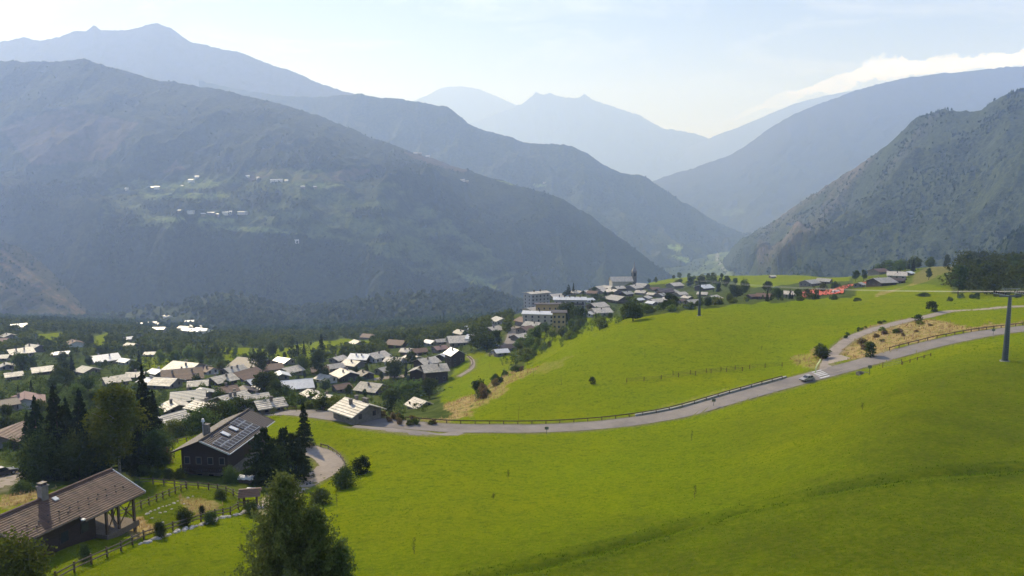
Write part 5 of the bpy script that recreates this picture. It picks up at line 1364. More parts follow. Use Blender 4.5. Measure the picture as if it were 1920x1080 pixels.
# --- belts: many alike trees scattered inside outlines of the photograph
def free(x, y, r):
    if float(ground0(x, y, road_d)) < r: return False
    for h in HOUSES:
        if (h[0] - x) ** 2 + (h[1] - y) ** 2 < (h[2] + r * .8) ** 2: return False
    return True
LOOK = {'conifer': 'dark needled', 'darkleaf': 'dark green', 'leaf': 'mid-green', 'lightleaf': 'light green', 'dryshrub': 'dry brown', 'yellowleaf': 'yellow-green', 'redleaf': 'reddish'}
def tree_label(q, h, kd, lf, label):
    if 'roadside' in label or 'scrub' in label or 'tussock' in label or 'weed' in label or 'valley shelf' in label: return label
    best = None
    for H_ in HOUSES:
        d_ = math.hypot(H_[0] - q[0], H_[1] - q[1])
        if d_ < H_[2] + 14 and H_[4] != 'far_house' and (best is None or d_ < best[0]): best = (d_, H_)
    look = ('tall ' if h > 8.5 else 'small ' if h < 4.2 else '') + LOOK[lf] + ' ' + {'round': 'rounded tree', 'broad': 'tree', 'tall': 'upright tree', 'conifer': 'conifer', 'pine': 'pine', 'shrub': 'bush'}[kd]
    if best is None and label.startswith('tree '):
        o_ = look + label[4:]
        return o_ if len(o_.split()) <= 16 else label
    if best is None: return look + ' ' + label[label.index(' tree ') + 6 if ' tree ' in label else label.index(' bush ') + 6:] if (' tree ' in label or ' bush ' in label) else label
    H_ = best[1]; dy = q[1] - H_[1]; dx = q[0] - H_[0]
    rel = 'behind' if dy > abs(dx) else ('in front of' if -dy > abs(dx) else ('beside' if dx > 0 else 'next to'))
    hl_ = H_[3]; full = look + ' ' + rel + ' ' + ('' if hl_.startswith('the ') or hl_ == 'church' else 'the ') + hl_
    if len(full.split()) > 15:
        full = LOOK[lf] + ' ' + {'conifer': 'conifer', 'shrub': 'bush'}.get(kd, 'tree') + ' ' + rel + ' the ' + hl_
    if len(full.split()) > 15: full = LOOK[lf] + ' tree ' + rel + ' the ' + hl_
    if len(full.split()) > 16: full = look + ' ' + (label[label.index(' tree ') + 6:] if ' tree ' in label else label.split(' ', 1)[1])
    if len(full.split()) > 16: return label
    if False: return look + ' ' + (label[label.index(' tree ') + 6:] if ' tree ' in label else label.split(' ', 1)[1])
    return full
_tl = tree_label
def tree_label(*a):
    r = _tl(*a)
    return r if len(r.split()) <= 16 else a[4]
def belt(poly, n, hr, kinds, label, group, seed, y0=100, mind=.7, wide=(.9, 1.25), clear=True, y1=2290, keep=1.0, cover=None):
    rs = random.Random(seed); pp = PX(poly); xs_ = [p[0] for p in pp]; ys_ = [p[1] for p in pp]; k = 0; tries = 0; mine = []
    state = random.getstate(); random.seed(seed)
    while k < n and tries < n * 25:
        tries += 1
        x = rs.uniform(min(xs_), max(xs_)); y = rs.uniform(min(ys_), max(ys_))
        if not inpoly(np.array([x]), np.array([y]), pp)[0]: continue
        q = hit(x, y, y0=y0, y1=y1); h = rs.uniform(*hr)
        if clear and not free(q[0], q[1], h * .26): continue
        # do not stand right in front of a house that the photograph shows
        bad = False
        for H_ in HOUSES:
            if q[1] < H_[1] < q[1] + 9 * h and abs(q[0] / q[1] - H_[0] / H_[1]) * q[1] < H_[2] + h * .18:
                gz = float(ground(H_[0], H_[1])); pt = proj(H_[0], H_[1], gz + 3.5)[1]; tt = proj(q[0], q[1], q[2] + h)[1]
                if tt < pt: bad = True; break
        if bad and rs.random() > (1 - keep): 
            h2_ = h * .45
            if h2_ < 1.6 or bad and rs.random() < .6: continue
            h = h2_
        if any((m[0] - q[0]) ** 2 + (m[1] - q[1]) ** 2 < (h * .3 * mind) ** 2 for m in mine): continue
        kd, lf = kinds[rs.randrange(len(kinds))]
        lb = tree_label(q, h, kd, lf, label)
        tree(q, h, kd, lf, lb, group, rs.uniform(*wide)); mine.append(q); k += 1
    random.setstate(state); return k
MIX = [('round', 'darkleaf'), ('broad', 'leaf'), ('round', 'leaf'), ('broad', 'darkleaf'), ('tall', 'darkleaf'), ('round', 'lightleaf')]
DARK = [('round', 'darkleaf'), ('broad', 'darkleaf'), ('tall', 'darkleaf'), ('conifer', 'conifer'), ('round', 'leaf')]
SHR = [('shrub', 'leaf'), ('shrub', 'darkleaf'), ('shrub', 'lightleaf')]
cnt = 0
cnt += belt("0,670 60,645 170,650 270,690 300,720 250,740 170,720 120,745 60,720 0,735", 30, (6, 10), DARK, 'tree in the dark wood between the white roofed houses and the spruce clump', 'trees of the dark wood at the left', 11)
cnt += belt("60,720 240,735 300,760 250,800 60,800", 10, (4, 7), DARK, 'tree behind the tall spruce clump at the left', 'trees behind the spruce clump', 12)
cnt += belt("60,640 180,620 330,640 420,640 390,690 300,690 170,650 60,655", 28, (6, 9), MIX, 'roundish tree in the parkland above the long white roof', 'trees of the valley shelf', 13)
cnt += belt("380,650 520,640 620,640 660,660 700,650 680,690 420,690", 20, (3.5, 5.5), MIX, 'tree along the lower edge of the green field behind the village', 'trees behind the village below the field', 14)
cnt += belt("640,620 780,615 900,590 960,600 930,650 800,640 730,660 700,640", 28, (6, 10), MIX, 'tree on the wooded valley edge left of the village street', 'trees on the valley edge', 15)
cnt += belt("320,690 460,690 620,700 760,700 800,720 740,760 640,740 520,760 440,780 320,740", 34, (4, 6.5), DARK, 'garden tree between the stone roofs of the lower village', 'garden trees of the lower village', 16, keep=1)
cnt += belt("470,765 560,755 660,770 640,778 560,764 500,775", 20, (2.0, 3.6), SHR + [('round', 'lightleaf')], 'green bush between the road and the lowest stone roofs', 'bushes behind the road', 17)
cnt += belt("700,775 760,778 830,795 800,802 740,795 690,782", 16, (.9, 1.6), [('shrub', 'leaf'), ('shrub', 'dryshrub')], 'low roadside scrub on the strip between road and access road', 'roadside scrub on the strip', 18, clear=False)
cnt += belt("958,668 1000,625 1060,604 1110,608 1150,592 1190,588 1205,596 1150,612 1080,640 1010,668 985,690", 50, (3.5, 7), [('round', 'leaf'), ('broad', 'leaf'), ('round', 'darkleaf'), ('shrub', 'lightleaf'), ('broad', 'lightleaf')], 'leafy tree in the hedge belt along the meadow crest', 'hedge belt along the crest', 19, y0=180, keep=1)
cnt += belt("1205,592 1240,575 1300,572 1400,562 1400,568 1300,580 1215,594", 26, (2.5, 4.5), [('round', 'leaf'), ('shrub', 'leaf'), ('round', 'darkleaf'), ('shrub', 'lightleaf')], 'bush of the hedge beyond the crest by the lift pylon', 'hedge beyond the crest', 20, y0=250)
cnt += belt("885,742 940,706 985,684 992,690 950,712 900,752", 16, (1.4, 2.6), [('shrub', 'leaf'), ('shrub', 'dryshrub'), ('shrub', 'darkleaf')], 'low scrub on the bank between the two fields', 'scrub on the bank', 21, y0=150, clear=False)
cnt += belt("1330,530 1360,525 1400,545 1400,562 1345,560 1290,540", 22, (7, 12), DARK, 'dark tree in the grove right of the lift pylon', 'grove right of the pylon', 22, y0=300)
cnt += belt("1200,525 1290,518 1360,522 1370,530 1300,540 1240,532", 20, (6, 9), MIX, 'tree behind the upper village towards the far meadow', 'trees behind the upper village', 23, y0=600)
cnt += belt("1040,545 1110,545 1150,560 1110,600 1060,600 1090,570", 22, (4, 7), DARK, 'tree between the houses of the upper village', 'trees in the upper village', 24, y0=350)
cnt += belt("1400,560 1480,556 1500,560 1560,535 1590,536 1520,560 1440,566", 24, (3, 6), DARK, 'dark tree along the hedge beside the farmhouses', 'trees beside the farmhouses', 25, y0=300)
cnt += belt("1625,505 1700,500 1780,493 1780,500 1700,510 1640,512", 22, (7, 11), DARK, 'tree behind the hamlet by the wood', 'trees behind the hamlet by the wood', 26, y0=450)
cnt += belt("1786,558 1800,500 1850,490 2000,470 2000,556", 36, (10, 18), [('tall', 'darkleaf'), ('conifer', 'conifer'), ('pine', 'conifer'), ('tall', 'darkleaf'), ('broad', 'darkleaf')], 'tall dark tree in the wood at the right edge', 'wood at the right edge', 27, y0=250, mind=.3, clear=False)
cnt += belt("1760,560 1920,552 1920,560 1760,566", 12, (1.4, 2.4), [('shrub', 'darkleaf'), ('shrub', 'leaf')], 'low bush along the foot of the dark wood', 'bushes at the foot of the wood', 28, y0=200)
cnt += belt("1580,650 1600,628 1690,602 1760,602 1720,625 1640,655 1590,668", 15, (.7, 1.6), [('shrub', 'dryshrub'), ('shrub', 'dryshrub'), ('shrub', 'leaf'), ('shrub', 'lightleaf')], 'dry weedy tussock on the brown bank beside the side track', 'dry tussocks on the brown bank', 29, y0=150, wide=(1.2, 2))
cnt += belt("1552,650 1575,632 1620,612 1690,596 1740,584 1740,590 1690,603 1620,619 1575,640 1556,655", 13, (.5, 1.0), SHR[:2], 'low green weed clump along the edge of the side track', 'weed clumps along the side track', 30, y0=150, wide=(1, 1.6), clear=False)
cnt += belt("0,735 60,735 60,880 0,880", 8, (3, 6), DARK, 'garden tree by the old stone house at the left edge', 'garden trees by the old stone house', 31, y0=110)
print('belt trees', cnt)

# --- far woods as masses: small lumpy crowns standing on the far terrain
def crown_mass(name, Pn, H, seed, conif=0.5, m='farwood', parent=None):
    rs = np.random.default_rng(seed); n = len(Pn); H = np.asarray(H)
    ang = np.arange(4) / 4 * 2 * math.pi
    is_c = rs.uniform(size=n) < conif
    V = np.zeros((n, 9, 3)); rot = rs.uniform(0, 6.28, n)
    for lvl, (zr_, rr_, zc_, rc_) in enumerate(((0.2, .36, .10, .27), (0.68, .36, .45, .16))):
        z = np.where(is_c, zc_, zr_); r = np.where(is_c, rc_, rr_)
        for k in range(4):
            j = rs.uniform(.7, 1.3, n); aa = ang[k] + rot + .8 * lvl
            V[:, lvl * 4 + k, 0] = np.cos(aa) * r * j * H; V[:, lvl * 4 + k, 1] = np.sin(aa) * r * j * H
            V[:, lvl * 4 + k, 2] = (z + rs.uniform(-.08, .08, n)) * H
    V[:, 8, 2] = H
    V += Pn[:, None]
    f = []
    for k in range(4):
        l = (k + 1) % 4
        f += [(k, l, 4 + l), (k, 4 + l, 4 + k), (4 + k, 4 + l, 8)]
    f = np.array(f); FF = (np.arange(n)[:, None, None] * 9 + f[None]).reshape(-1, 3)
    print(name, n, 'tris', len(FF))
    return link(name, mesh_np(name, V.reshape(-1, 3), FF, [LF[m]]), parent, kind='stuff')
def leaf_mass(name, Pn, H, seed, m, nq=150, leaf=.7):
    """many leafy crowns as one object: the woods and thickets nobody could count"""
    rs = np.random.default_rng(seed); pr = [broad_crown(seed + i, 10, 9.5, nq, leaf, 9, .06, 1, .4)[0] for i in range(5)]
    Vs = []
    for p, h in zip(Pn, H):
        v = pr[rs.integers(5)]; t = rs.uniform(0, 6.28); c, s_ = math.cos(t), math.sin(t); k = h / 10; w_ = k * rs.uniform(.85, 1.25)
        Vs.append(np.stack([(v[:, 0] * c - v[:, 1] * s_) * w_ + p[0], (v[:, 0] * s_ + v[:, 1] * c) * w_ + p[1], v[:, 2] * k + p[2]], 1))
    V = np.concatenate(Vs); print(name, len(Pn), 'tris', len(V) // 2)
    return link(name, mesh_np(name, V, np.arange(len(V)).reshape(-1, 4), [LF[m]]), kind='stuff')
def far_pts(nm, n, seed, dens):
    VX, VY, VZ, ax, ay, T, at = FAR[nm]; rs = np.random.default_rng(seed)
    nr, nc = VX.shape; out_ = []
    i = rs.integers(0, nr - 1, n); j = rs.integers(0, nc - 1, n); u = rs.uniform(size=n); v = rs.uniform(size=n)
    def L_(Z): return (Z[i, j] * (1 - u) + Z[i, j + 1] * u) * (1 - v) + (Z[i + 1, j] * (1 - u) + Z[i + 1, j + 1] * u) * v
    x, y, z, X, Y_, t = L_(VX), L_(VY), L_(VZ), L_(ax), L_(ay), L_(T)
    ok = (X > -60) & (X < 1980) & (t < 1.01) & (Y_ < 640) & (L_(at['field']) < .4) & (L_(at['scree']) < .35) & (L_(at['rock']) < .6)
    ok &= rs.uniform(size=n) < dens(X, Y_, t, fbm(x / 130, y / 130, 4, seed))
    return np.stack([x, y, z], 1)[ok]
Pn = far_pts('left_mountain', 60000, 1, lambda X, Y, t, f: np.clip(.25 + 2.6 * f, 0.0, 1) * np.where((Y > 300) & (Y < 620), 1, .25)); rs_ = np.random.default_rng(2)
crown_mass('far_forest', Pn - [0, 0, 1], rs_.uniform(6, 12, len(Pn)), 3, .6)
Pn = far_pts('foothills', 16000, 14, lambda X, Y, t, f: np.clip(.7 + 1.6 * f, 0.2, 1)); hx_, hy_ = proj(Pn[:, 0], Pn[:, 1], Pn[:, 2]); kp_ = ~((hx_ > 255) & (hx_ < 388) & (hy_ > 588) & (hy_ < 640) & (rs_.uniform(size=len(Pn)) < .85)); Pn = Pn[kp_]; crown_mass('far_forest', Pn - [0, 0, 1], rs_.uniform(9, 19, len(Pn)), 15, .1, 'farbroad')
Pn = far_pts('right_mountain', 26000, 4, lambda X, Y, t, f: np.clip(.5 + 1.6 * f, 0.06, 1)); crown_mass('far_forest', Pn - [0, 0, 1], rs_.uniform(6, 12, len(Pn)), 5, .75)
Pn = far_pts('scree_spur', 5000, 6, lambda X, Y, t, f: np.clip(.5 + 1.6 * f, 0.1, 1)); crown_mass('far_forest', Pn - [0, 0, .5], rs_.uniform(4, 9, len(Pn)), 7, .2)
Pn = far_pts('river_ridge', 14000, 8, lambda X, Y, t, f: np.clip(.3 + 1.6 * f, 0.02, 1) * (Y > 330)); crown_mass('far_forest', Pn - [0, 0, 1], rs_.uniform(9, 17, len(Pn)), 9, .6)
Pn = far_pts('valley_floor', 12000, 10, lambda X, Y, t, f: (f > -.1) * 1.0 * (Y > 440)); crown_mass('far_forest', Pn - [0, 0, 1], rs_.uniform(7, 12, len(Pn)), 11, .3)
# woods of the valley shelf from 480 m out
n = 24000; a = rs_.uniform(-.78, -.0, n); y = np.exp(rs_.uniform(math.log(430), math.log(2250), n)); x = a * y; z = ground(x, y)
wd_ = ground0(x, y, wood); X_, Y_ = proj(x, y, z)
ok = (wd_ > .6) & (rs_.uniform(size=n) < np.clip(.62 + 1.2 * fbm(x / 60, y / 60, 3, 5), .12, 1)) & (Y_ < 672)
for H_ in HOUSES:
    ok &= ~(((x - H_[0]) ** 2 + (y - H_[1]) ** 2 < (H_[2] + 3) ** 2) | ((y < H_[1]) & (y > H_[1] - 60 - (H_[1] > 900) * 60) & (np.abs(x / y - H_[0] / H_[1]) * y < H_[2] + 1.5)))
Pn = np.stack([x, y, z], 1)[ok]; far_ = Pn[:, 1] > 1000
crown_mass('valley_wood', Pn[far_] - [0, 0, .5], rs_.uniform(7, 14, far_.sum()), 12, .1, 'farbroad')
near_ = Pn[~far_]; hh = rs_.uniform(4.5, 9, len(near_)); pick = fbm(near_[:, 0] / 45, near_[:, 1] / 45, 3, 21) + rs_.uniform(-.3, .3, len(near_)) > 0
leaf_mass('valley_wood', near_[pick] - [0, 0, .3], hh[pick], 50, 'leaf', 34, 1.5)
leaf_mass('valley_wood', near_[~pick] - [0, 0, .3], hh[~pick], 60, 'darkleaf', 34, 1.5)
# thickets and garden trees that fill the village
def thicket(poly, n, hr, m, seed, y0=100, r=2.0, keepout=True, nq=200, leaf=.5, name='undergrowth'):
    rs = np.random.default_rng(seed); pp = PX(poly); xs_ = [p[0] for p in pp]; ys_ = [p[1] for p in pp]; o = []; hs = []
    X = rs.uniform(min(xs_), max(xs_), n * 3); Y = rs.uniform(min(ys_), max(ys_), n * 3); ins = inpoly(X, Y, pp)
    for x, y in list(zip(X[ins], Y[ins]))[:n]:
        q = hit(x, y, y0=y0)
        if float(ground0(q[0], q[1], road_d)) < 1.2: continue
        h = rs.uniform(*hr); ok = True
        for H_ in HOUSES:
            if (H_[0] - q[0]) ** 2 + (H_[1] - q[1]) ** 2 < (H_[2] + h * .15) ** 2: ok = False; break
            if q[1] < H_[1] < q[1] + 9 * h and abs(q[0] / q[1] - H_[0] / H_[1]) * q[1] < H_[2] + h * .2: h = min(h, rs.uniform(1.6, 3.0))
        if ok: o.append(q - [0, 0, .2]); hs.append(h)
    leaf_mass(name, np.array(o), hs, seed, m, nq, leaf)
thicket("0,640 330,640 640,640 700,650 900,640 975,640 960,700 900,660 840,700 800,780 640,770 560,770 460,780 330,830 300,880 250,800 0,900", 800, (2.5, 6.0), 'darkleaf', 71, nq=130, leaf=.62)
thicket("0,640 330,640 640,670 700,650 900,640 975,640 960,690 900,660 840,700 800,780 640,770 560,770 460,780 330,830 300,880 250,800 0,900", 420, (2.0, 5.0), 'leaf', 72, nq=130, leaf=.62)
thicket("1000,560 1100,545 1200,560 1300,560 1380,560 1200,595 1100,610 1000,660 960,660", 220, (2.5, 5.5), 'darkleaf', 73, 200)
thicket("960,668 1000,625 1060,606 1150,592 1205,594 1150,612 1080,640 1010,668 985,690", 130, (2.2, 4.5), 'leaf', 74, 180)
thicket("340,840 440,790 520,768 560,768 520,780 460,800 380,850", 60, (1.6, 2.8), 'leaf', 75, 130, nq=500, leaf=.3)
thicket("40,860 300,860 310,890 240,898 60,905", 40, (2, 4.0), 'conifer', 76, 90, nq=700, leaf=.3)
thicket("1782,556 1800,500 1850,480 2000,465 2000,556", 160, (8, 17), 'darkleaf', 77, 250, nq=300, leaf=.5, name='dark_wood')
thicket("1400,558 1480,553 1590,533 1600,540 1530,562 1440,566", 60, (2, 4.5), 'darkleaf', 78, 300)
print('mass', len(Pn))
# ------------------------------------------------------------------ fences, rails, posts
def offp(q, dx=0, dy=0, dz=0): return np.array([q[0] + dx, q[1] + dy, float(ground(q[0] + dx, q[1] + dy)) + dz])
def fence(name, pts, label, cat='fence', step=2.0, ph=1.1, pr=0.07, rails=(0.5, 0.95), rw=0.05, rh=0.10, m='woodrail', pm=None, sq=True, rail_overlap=True, group=None, dz=0.0, railname='rail', postname='post'):
    pts = np.array(pts, float); seg = np.r_[0, np.cumsum(np.linalg.norm(np.diff(pts[:, :2], axis=0), axis=1))]
    n = max(2, int(round(seg[-1] / step)) + 1); ss = np.linspace(0, seg[-1], n)
    X = np.interp(ss, seg, pts[:, 0]); Y = np.interp(ss, seg, pts[:, 1]); Z = np.array([float(ground(a, b)) for a, b in zip(X, Y)]) + dz
    o = np.array([X[0], Y[0], Z[0]]); t = thing(name, label, cat, tuple(o), 0, group)
    pm = pm or m; post = MB()
    if sq: post.box(-pr, pr, -pr, pr, -.5, ph)
    else: post.tube((0, 0, -.5), (0, 0, ph), pr, pr * .8, 6)
    pme = post.mesh(postname, MT[pm])
    for i in range(n):
        p = link(postname, pme, t); p.location = (X[i] - o[0], Y[i] - o[1], Z[i] - o[2]); p.rotation_euler = (random.uniform(-.04, .04), random.uniform(-.04, .04), math.atan2(Y[min(i + 1, n - 1)] - Y[max(i - 1, 0)], X[min(i + 1, n - 1)] - X[max(i - 1, 0)]))
    for i in range(n - 1):
        for zr_ in rails:
            a = np.array([X[i], Y[i], Z[i] + zr_]) - o; b = np.array([X[i + 1], Y[i + 1], Z[i + 1] + zr_]) - o
            nn = np.array([-(b - a)[1], (b - a)[0], 0]); nn = nn / np.linalg.norm(nn) * (pr + rw / 2 + .003) * (1 if i % 2 else 1)
            MB().bar(a - nn, b - nn, rw, rh).build(railname, MT[m], t)
    return t
def hits(s, y0=60): return np.array([hit(*q, y0=y0) for q in PX(s)])
fence('rail_fence', hits("105,1092 150,1068 190,1050 238,1028 262,1014 300,1002 335,991 370,980 405,970 440,959 466,951"), 'long two-rail timber fence between the near meadow and the garden, pale stones at its foot', step=2.2, ph=1.15, rw=.06, rh=.13, m='woodl', pm='woodrail')
fence('rail_fence', hits("262,908 290,908 318,911 345,914 375,916 400,919 424,924 442,933 458,942"), 'timber rail fence along the top of the garden', step=1.9, ph=1.1, m='woodl', pm='woodrail')
fence('rail_fence', hits("222,972 245,962 268,951 290,942 315,931 338,922 350,917"), 'timber rail fence climbing from the porch to the top of the garden', step=1.9, ph=1.1, m='woodl', pm='woodrail')
fence('rail_fence', hits("300,836 325,832 350,828"), 'short timber fence behind the lawn left of the solar chalet', step=1.8, ph=1.0)
fence('driveway_rail', hits("602,838 614,840 628,849 641,860 648,874 646,886"), 'wooden guard rail around the outside of the driveway bend', 'guard rail', step=2.2, ph=.75, rails=(.62,), rw=.1, rh=.2, m='woodl')
# road guard rails, offset from the centre line on the far side
def rail_along(x0, x1, label, side=1, step=3.2, m='woodrail', off=3.35, dzr=(.62,), rh=.22, name='guard_rail', wall=False):
    ln = off_line(mainl, side * off); px = np.array([proj(*p)[0] for p in ln]); sel = np.nonzero((px >= x0) & (px <= x1))[0]; pts = ln[sel.min():sel.max() + 1:2]
    return fence(name, pts, label, 'guard rail', step=step, ph=.78, pr=.08, rails=dzr, rw=.08, rh=rh, m=m, dz=.05)
tt = np.gradient(mainl[:, :2], axis=0)[len(mainl) // 2]; side = 1 if (off_line(mainl, 1)[len(mainl) // 2, 1] > mainl[len(mainl) // 2, 1]) else -1
rail_along(600, 735, 'brown guard rail on the far side of the road near the four-chimney house', side)
rail_along(745, 1474, 'long brown guard rail on the far side of the road below the upper meadow', side)
rail_along(1652, 1985, 'brown guard rail on the far side of the road above the crossing', side)
rail_along(500, 560, 'short guard rail behind the solar chalet ridge', side)
# low pale kerb wall under the rail
ln = off_line(mainl, side * 3.55); px_ = np.array([proj(*p)[0] for p in ln]); sel = np.nonzero((px_ > 1180) & (px_ < 1474))[0][::2]
o = ln[sel[0]].copy(); kt = thing('kerb_wall', 'low pale concrete wall at the foot of the guard rail left of the car', 'wall', tuple(o))
for i in range(0, len(sel) - 1):
    a, b = ln[sel[i]] - o, ln[sel[i + 1]] - o
    MB().bar(a + [0, 0, .1], a + (b - a) * .985 + [0, 0, .1], .5, .5).build('wall_block', MT['concrete'], kt)
# two wire fences on the upper meadow
fence('wire_fence', hits("1175,717 1215,714 1260,709 1310,703 1350,698 1392,696", 140), 'lower row of dark posts with wire on the upper meadow', step=4.4, ph=1.2, pr=.1, rails=(.35, .7, 1.05), rw=.03, rh=.035, m='woodrail', sq=False, railname='wire')
fence('wire_fence', hits("1262,704 1310,701 1350,696 1395,692 1440,689 1470,687 1500,682", 140), 'upper row of dark posts with wire on the upper meadow', step=4.4, ph=1.2, pr=.1, rails=(.35, .7, 1.05), rw=.03, rh=.035, m='woodrail', sq=False, railname='wire')
fence('rail_fence', hits("876,668 885,676 887,684 880,692", 150), 'little curved rail fence beside the winding path', step=2.5, ph=1.1)
# field gate by the road
gq = hits("1655,690 1690,684", 130)
gt = thing('field_gate', 'grey tubular field gate on the near side of the road', 'gate', tuple(gq[0]))
d_ = gq[1] - gq[0]
for s_ in (0, 1): MB().tube(d_ * s_ + [0, 0, -.4], d_ * s_ + [0, 0, 1.35], .07).build('post', MT['woodrail'], gt)
for zz in (.35, .75, 1.15): MB().tube([0, 0, zz], d_ + [0, 0, zz], .03).build('rail', MT['steel'], gt)
fence('rail_fence', hits("1692,684 1715,677 1745,668", 130), 'short low rail fence running on from the field gate', step=2.0, ph=.8, rails=(.6,))

# pale stones along the lower fence, in the garden and on the banks
def stone(loc, s, label, group, nm='boulder'):
    rs = random.Random(int(loc[0] * 77 + loc[1] * 13)); mb = MB(); vs = []
    for k, (z, r) in enumerate(((-.3, .8), (.15, 1.0), (.5, .7))):
        for i in range(6):
            a = i / 6 * 6.283 + .4 * k; j = rs.uniform(.75, 1.2); vs.append((math.cos(a) * r * j * s, math.sin(a) * r * j * s * .75, z * s * .8 * rs.uniform(.8, 1.2)))
    vs += [(0, 0, .62 * s)]; f = [(k * 6 + i, k * 6 + (i + 1) % 6, k * 6 + 6 + (i + 1) % 6, k * 6 + 6 + i) for k in range(2) for i in range(6)] + [(12 + i, 12 + (i + 1) % 6, 18) for i in range(6)]
    mb.add(vs, f); o = mb.build(nm, MT['rock']); o.location = loc; o.rotation_euler = (0, 0, rs.uniform(0, 6)); tag(o, label, 'stone', group)
fp = hits("268,1018 300,1006 335,995 370,985 405,975 440,964 462,957")
for i in range(34):
    t = i / 33 * (len(fp) - 1.001); k = int(t); q = fp[k] + (fp[k + 1] - fp[k]) * (t - k) + np.array([random.uniform(-.3, .3) + .25, random.uniform(-.3, .3) - .25, 0])
    stone(offp(q), random.uniform(.32, .55), 'pale stone in the row at the foot of the lower garden fence', 'stones along the lower garden fence')
for x, y in PX("276,964 282,960 290,957 297,954 305,950 312,949 318,947 326,944 333,940 340,938 352,934 361,931 300,962 310,960 322,955 285,972 305,980 345,945"):
    stone(offp(hit(x, y)), random.uniform(.18, .34), 'small pale stone in the broken row across the fenced garden', 'stones across the garden')
for x, y in PX("1330,0"): pass
# garden gate with a little roof
q = hit(470, 950); gg = thing('garden_gate', 'small gate shelter with brown shingled roof on posts at the fence corner', 'gate shelter', tuple(q), R(12))
for sx in (-1, 1):
    for sy in (-1, 1): MB().box(sx * .85 - .08, sx * .85 + .08, sy * .5 - .08, sy * .5 + .08, -.4, 1.95).build('post', MT['woodrail'], gg)
for sx in (-1, 1): MB().bar((sx * .85, -.7, 2.02), (sx * .85, .7, 2.02), .12, .14).build('beam', MT['woodrail'], gg)
r_ = roof_mesh(2.4, 1.7, 2.12, .55, .3, .08, 0).build('roof', MT['pink'], gg)
for sgn in (-1, 1):
    for k in range(5):
        y = sgn * (.1 + k * .22); zt = 2.12 + .55 * (1 - abs(y) / .85)
        MB().box(-1.5, 1.5, y - .1, y + .1, zt + .0, zt + .06).build('shingle_course', MT['brown'], r_)
for zz in (.5, .95): MB().bar((-.77, 0, zz), (.77, 0, zz), .05, .1).build('rail', MT['woodrail'], gg)
# covered wood stack and bench by the chalet
q = hit(464, 905); ws = thing('wood_stack', 'white sheet covering a dark stack below the solar chalet', 'covered stack', tuple(q), R(-8))
for k in range(3):
    for i in range(9): MB().tube((-1.1 + i * .27, -.5, .15 + k * .27), (-1.1 + i * .27, .5, .15 + k * .27), .125, n=7).build('log', MT['woodl'], ws)
cv = MB(); nx_ = 9; vs = []
for i in range(nx_ + 1):
    x = -1.35 + 2.7 * i / nx_
    for y, z in ((-.68, .72), (-.6, 1.02), (-.2, 1.2), (.2, 1.2), (.6, 1.02), (.68, .72)): vs.append((x, y, z + .08 * math.sin(i * 1.9 + y * 3)))
cv.add(vs, [(i * 6 + k, (i + 1) * 6 + k, (i + 1) * 6 + k + 1, i * 6 + k + 1) for i in range(nx_) for k in range(5)]); cv.build('sheet', MT['tarp'], ws)
q = hit(476, 921); be = thing('bench', 'low whitish bench on the gravel near the gate shelter', 'bench', tuple(q), R(-4))
MB().box(-1.1, 1.1, -.25, .25, .42, .5).build('seat', MT['tarp'], be)
for s_ in (-.8, .8): MB().box(s_ - .06, s_ + .06, -.2, .2, -.1, .42).build('leg', MT['woodl'], be)
# boulder-like tank behind the right gable of the tiled chalet
q = hit(266, 912)

# ------------------------------------------------------------------ lift pylons and cables
def pylon(px, py, toppx, name_label, wide, arm, detail, near):
    q = hit(px, py, y0=100); H = P(px, toppx, q[1])[2] - q[2]
    t = thing('lift_pylon', name_label, 'lift pylon', tuple(q), 0)
    mb = MB(); n = 12; r0, r1 = wide, wide * .52
    mb.tube((0, 0, .1), (0, 0, H), r0, r1, n); mb.build('mast', MT['greensteel'], t)
    MB().tube((0, 0, -.9), (0, 0, .12), r0 * 1.7, r0 * 1.6, 12).build('footing', MT['concrete'], t)
    MB().tube((0, 0, .12), (0, 0, .2), r0 * 1.35, n=12).build('base_flange', MT['greensteel'], t)
    for k in range(int(H / .45) - 2):
        z = .8 + k * .45; MB().bar((-.2, -r0 * (1 - .48 * z / H) - .12, z), (.2, -r0 * (1 - .48 * z / H) - .12, z), .03, .03).build('rung', MT['steel'], t)
    for s_ in (-.2, .2): MB().tube((s_, -r0 - .1, .5), (s_, -r1 - .1, H - .1), .02, n=4).build('ladder_rail', MT['steel'], t)
    return t, H, q
tA, HA, qA = pylon(1311, 592, 530, 'dark lift pylon standing on the crest of the meadow, farther of two', .58, 3, 1, False)
tB, HB, qB = pylon(1884, 677, 556, 'big grey-green lift pylon in the near meadow with wheel assemblies, nearer of two', .55, 4, 1, True)
ropes_dir = (qB - qA); ropes_dir[2] = 0; ropes_dir /= np.linalg.norm(ropes_dir); side_d = np.array([-ropes_dir[1], ropes_dir[0], 0])
